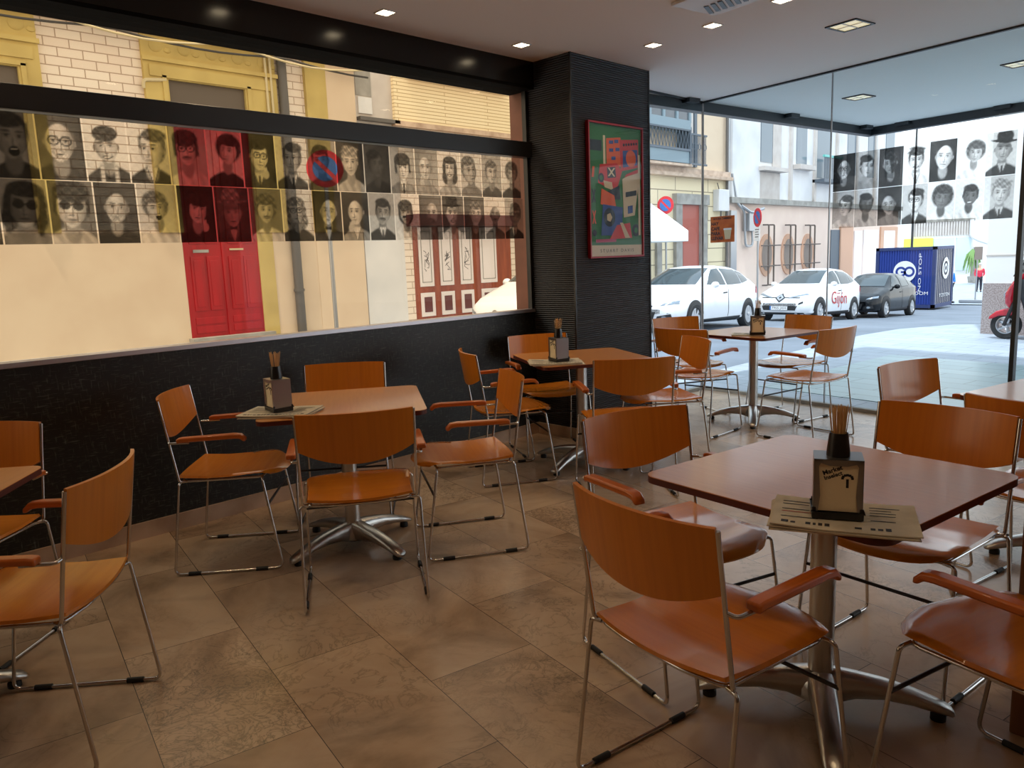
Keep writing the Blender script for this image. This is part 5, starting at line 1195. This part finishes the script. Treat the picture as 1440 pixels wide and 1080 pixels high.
# ------------------------------------------------------------------ red scooter
t = thing('scooter', 'red scooter parked beside the granite corner at the right edge', 'scooter', (1.36, 13.3, -.025), R(-8))
Mw = Matrix.Rotation(R(90), 3, 'X')
def swheel(cx):
    mb = MB(); mb.lathe([(.13, -.05), (.19, -.055), (.205, -.03), (.205, .03), (.19, .055), (.13, .05)], c=(cx, 0, .205), n=28, M=Mw, caps=False); w_ = mb.build('wheel', 'tyre', t, smooth=50)
    mb = MB(); mb.lathe([(.13, -.045), (.115, -.05), (.115, .05), (.13, .045)], c=(cx, 0, .205), n=28, M=Mw, caps=False); mb.lathe([(.04, -.05), (.04, .05)], c=(cx, 0, .205), n=12, M=Mw)
    for k in range(5):
        a = 2*pi*k/5; u = Vector((cos(a), 0, sin(a))); mb.tube([Vector((cx, 0, .205))+u*.02, Vector((cx, 0, .205))+u*.125], [.03, .02], 6)
    mb.build('rim', 'rim', w_, smooth=40)
swheel(0); swheel(1.36)
mb = MB(); mb.prism([(-.225, .285), (-.21, .335), (-.12, .415), (.0, .455), (.10, .45), (.13, .40), (.05, .33), (.02, .35), (-.08, .345), (-.17, .30)], lambda a, b, d: (a, d, b), -.085, .085); mb.build('mudguard', 'scooter_red', t, smooth=40, bevel=.02)
def bodyloft(secs, name, mt):
    mb = MB(); vs = []; n = 12
    for cx, cz, rx, rz, ry in secs:
        for k in range(n): a = 2*pi*k/n; vs.append((cx+rx*cos(a), ry*sin(a), cz+rz*cos(a)))
    fs = [(i*n+k, i*n+(k+1) % n, (i+1)*n+(k+1) % n, (i+1)*n+k) for i in range(len(secs)-1) for k in range(n)]+[tuple(range(n-1, -1, -1)), tuple((len(secs)-1)*n+k for k in range(n))]
    mb.add(vs, fs); return mb.build(name, mt, t, smooth=60)
bodyloft([(.10, .46, .03, .05, .05), (.06, .58, .07, .07, .16), (.08, .72, .10, .06, .20), (.16, .88, .09, .05, .19), (.24, .98, .04, .03, .12)], 'front_fairing', 'scooter_red')
bodyloft([(.18, .86, .10, .05, .18), (.30, .62, .09, .08, .20), (.36, .40, .09, .08, .17), (.52, .26, .05, .09, .15), (.95, .28, .03, .10, .16), (1.05, .50, .05, .14, .17)], 'leg_shield', 'car_trim')
bodyloft([(.84, .52, .04, .18, .14), (1.1, .58, .04, .17, .18), (1.45, .68, .03, .13, .15), (1.72, .76, .02, .05, .06)], 'rear_body', 'scooter_red')
bodyloft([(.86, .74, .03, .05, .12), (1.1, .78, .03, .06, .16), (1.5, .86, .03, .05, .13)], 'seat', 'rubber')
mb = MB(); mb.tube([(0, .09, .205), (.12, .09, .55)], .025, 8); mb.tube([(0, -.09, .205), (.12, -.09, .55)], .025, 8); mb.tube([(.28, -.33, 1.02), (.24, 0, 1.0), (.28, .33, 1.02)], .02, 8); mb.build('fork_and_handlebar', 'car_trim', t, smooth=50)
mb = MB(); mb.sheet(lambda u, v: (Vector((.12+.16*v, (u-.5)*.36*(1-.3*v), .93+.34*v)), Vector((-.9, 0, .4))), 6, 4, .006); mb.build('windshield', 'car_glass', t, smooth=50)
mb = MB(); mb.ell((.01, 0, .66), (.05, .13, .06), 0, 12, 6); mb.build('headlamp', 'car_lamp', t)
# ------------------------------------------------------------------ two passers-by
def person(label, x, y, rz, coat, head=True):
    z = zg(y)-.06
    t = thing('person', label, 'person', (x, y, z), rz)
    def skin_mesh(name, mt, pts, edges, par):
        me = bpy.data.meshes.new(name); me.from_pydata([p[0] for p in pts], edges, []); me.materials.append(MATS[mt])
        o = bpy.data.objects.new(name, me); COL.objects.link(o); o.parent = par
        o.modifiers.new('skin', 'SKIN'); sv = me.skin_vertices[0].data if me.skin_vertices else None
        if sv is None:
            bm = bmesh.new(); bm.from_mesh(me); bm.verts.layers.skin.verify(); bm.to_mesh(me); bm.free(); sv = me.skin_vertices[0].data
        for k, p in enumerate(pts): sv[k].radius = (p[1], p[1] if len(p) < 3 else p[2]); sv[k].use_root = (k == 0)
        s = o.modifiers.new('sub', 'SUBSURF'); s.levels = 1; s.render_levels = 1
        for p in me.polygons: p.use_smooth = True
        return o
    B = [((0, 0, .92), .13, .10), ((0, 0, 1.15), .13, .10), ((0, .0, 1.38), .15, .10), ((0, 0, 1.47), .05), ((0, -.01, 1.56), .075), ((0, -.01, 1.66), .075),
         ((-.09, 0, .86), .085), ((-.10, -.04, .48), .06), ((-.10, .06, .07), .04), ((-.10, -.08, .04), .035), ((.09, 0, .86), .085), ((.10, -.02, .48), .06), ((.10, -.06, .07), .04), ((.10, -.20, .04), .035),
         ((-.19, 0, 1.38), .055), ((-.24, .02, 1.12), .042), ((-.20, -.10, .90), .035), ((.19, 0, 1.38), .055), ((.24, -.02, 1.12), .042), ((.18, -.14, .92), .035)]
    Ed = [(0, 1), (1, 2), (2, 3), (3, 4), (4, 5), (0, 6), (6, 7), (7, 8), (8, 9), (0, 10), (10, 11), (11, 12), (12, 13), (2, 14), (14, 15), (15, 16), (2, 17), (17, 18), (18, 19)]
    skin_mesh('body', 'skin', B, Ed, t)
    J = [((0, 0, .80), .19, .15), ((0, 0, 1.12), .17, .13), ((0, 0, 1.38), .17, .13), ((0, 0, 1.46), .08), ((-.20, 0, 1.38), .075), ((-.25, .02, 1.12), .06), ((-.21, -.09, .95), .05), ((.20, 0, 1.38), .075), ((.25, -.02, 1.12), .06), ((.19, -.12, .97), .05)]
    skin_mesh('jacket', coat, J, [(0, 1), (1, 2), (2, 3), (2, 4), (4, 5), (5, 6), (2, 7), (7, 8), (8, 9)], t)
    Tr = [((0, 0, .90), .15, .12)]+[(B[k][0], B[k][1]+.02) for k in (6, 7, 8, 10, 11, 12)]
    skin_mesh('trousers', 'trousers_dark', Tr, [(0, 1), (1, 2), (2, 3), (0, 4), (4, 5), (5, 6)], t)
    mb = MB(); mb.ell((0, .02, 1.69), (.098, .11, .10), 0, 12, 8); mb.build('hair', 'hair_grey', t, smooth=60)
    mb = MB(); mb.bb(-.05, .05, -.06, .10, 0, .05)
    for s in (-.10, .10): mb.ell((s, -.04 if s < 0 else -.12, .04), (.05, .13, .05), 0, 10, 6)
    mb = MB()
    for s, yy in ((-.10, -.01), (.10, -.13)): mb.ell((s, yy, .045), (.05, .13, .05), 0, 10, 6)
    mb.build('shoes', 'rubber', t, smooth=60)
person('person in red jacket and dark trousers standing near the far shop', -9.35, 54.6, R(20), 'jacket_red')
person('person in blue jacket partly hidden behind the blue container', -7.2, 41.0, R(60), 'jacket_blue')
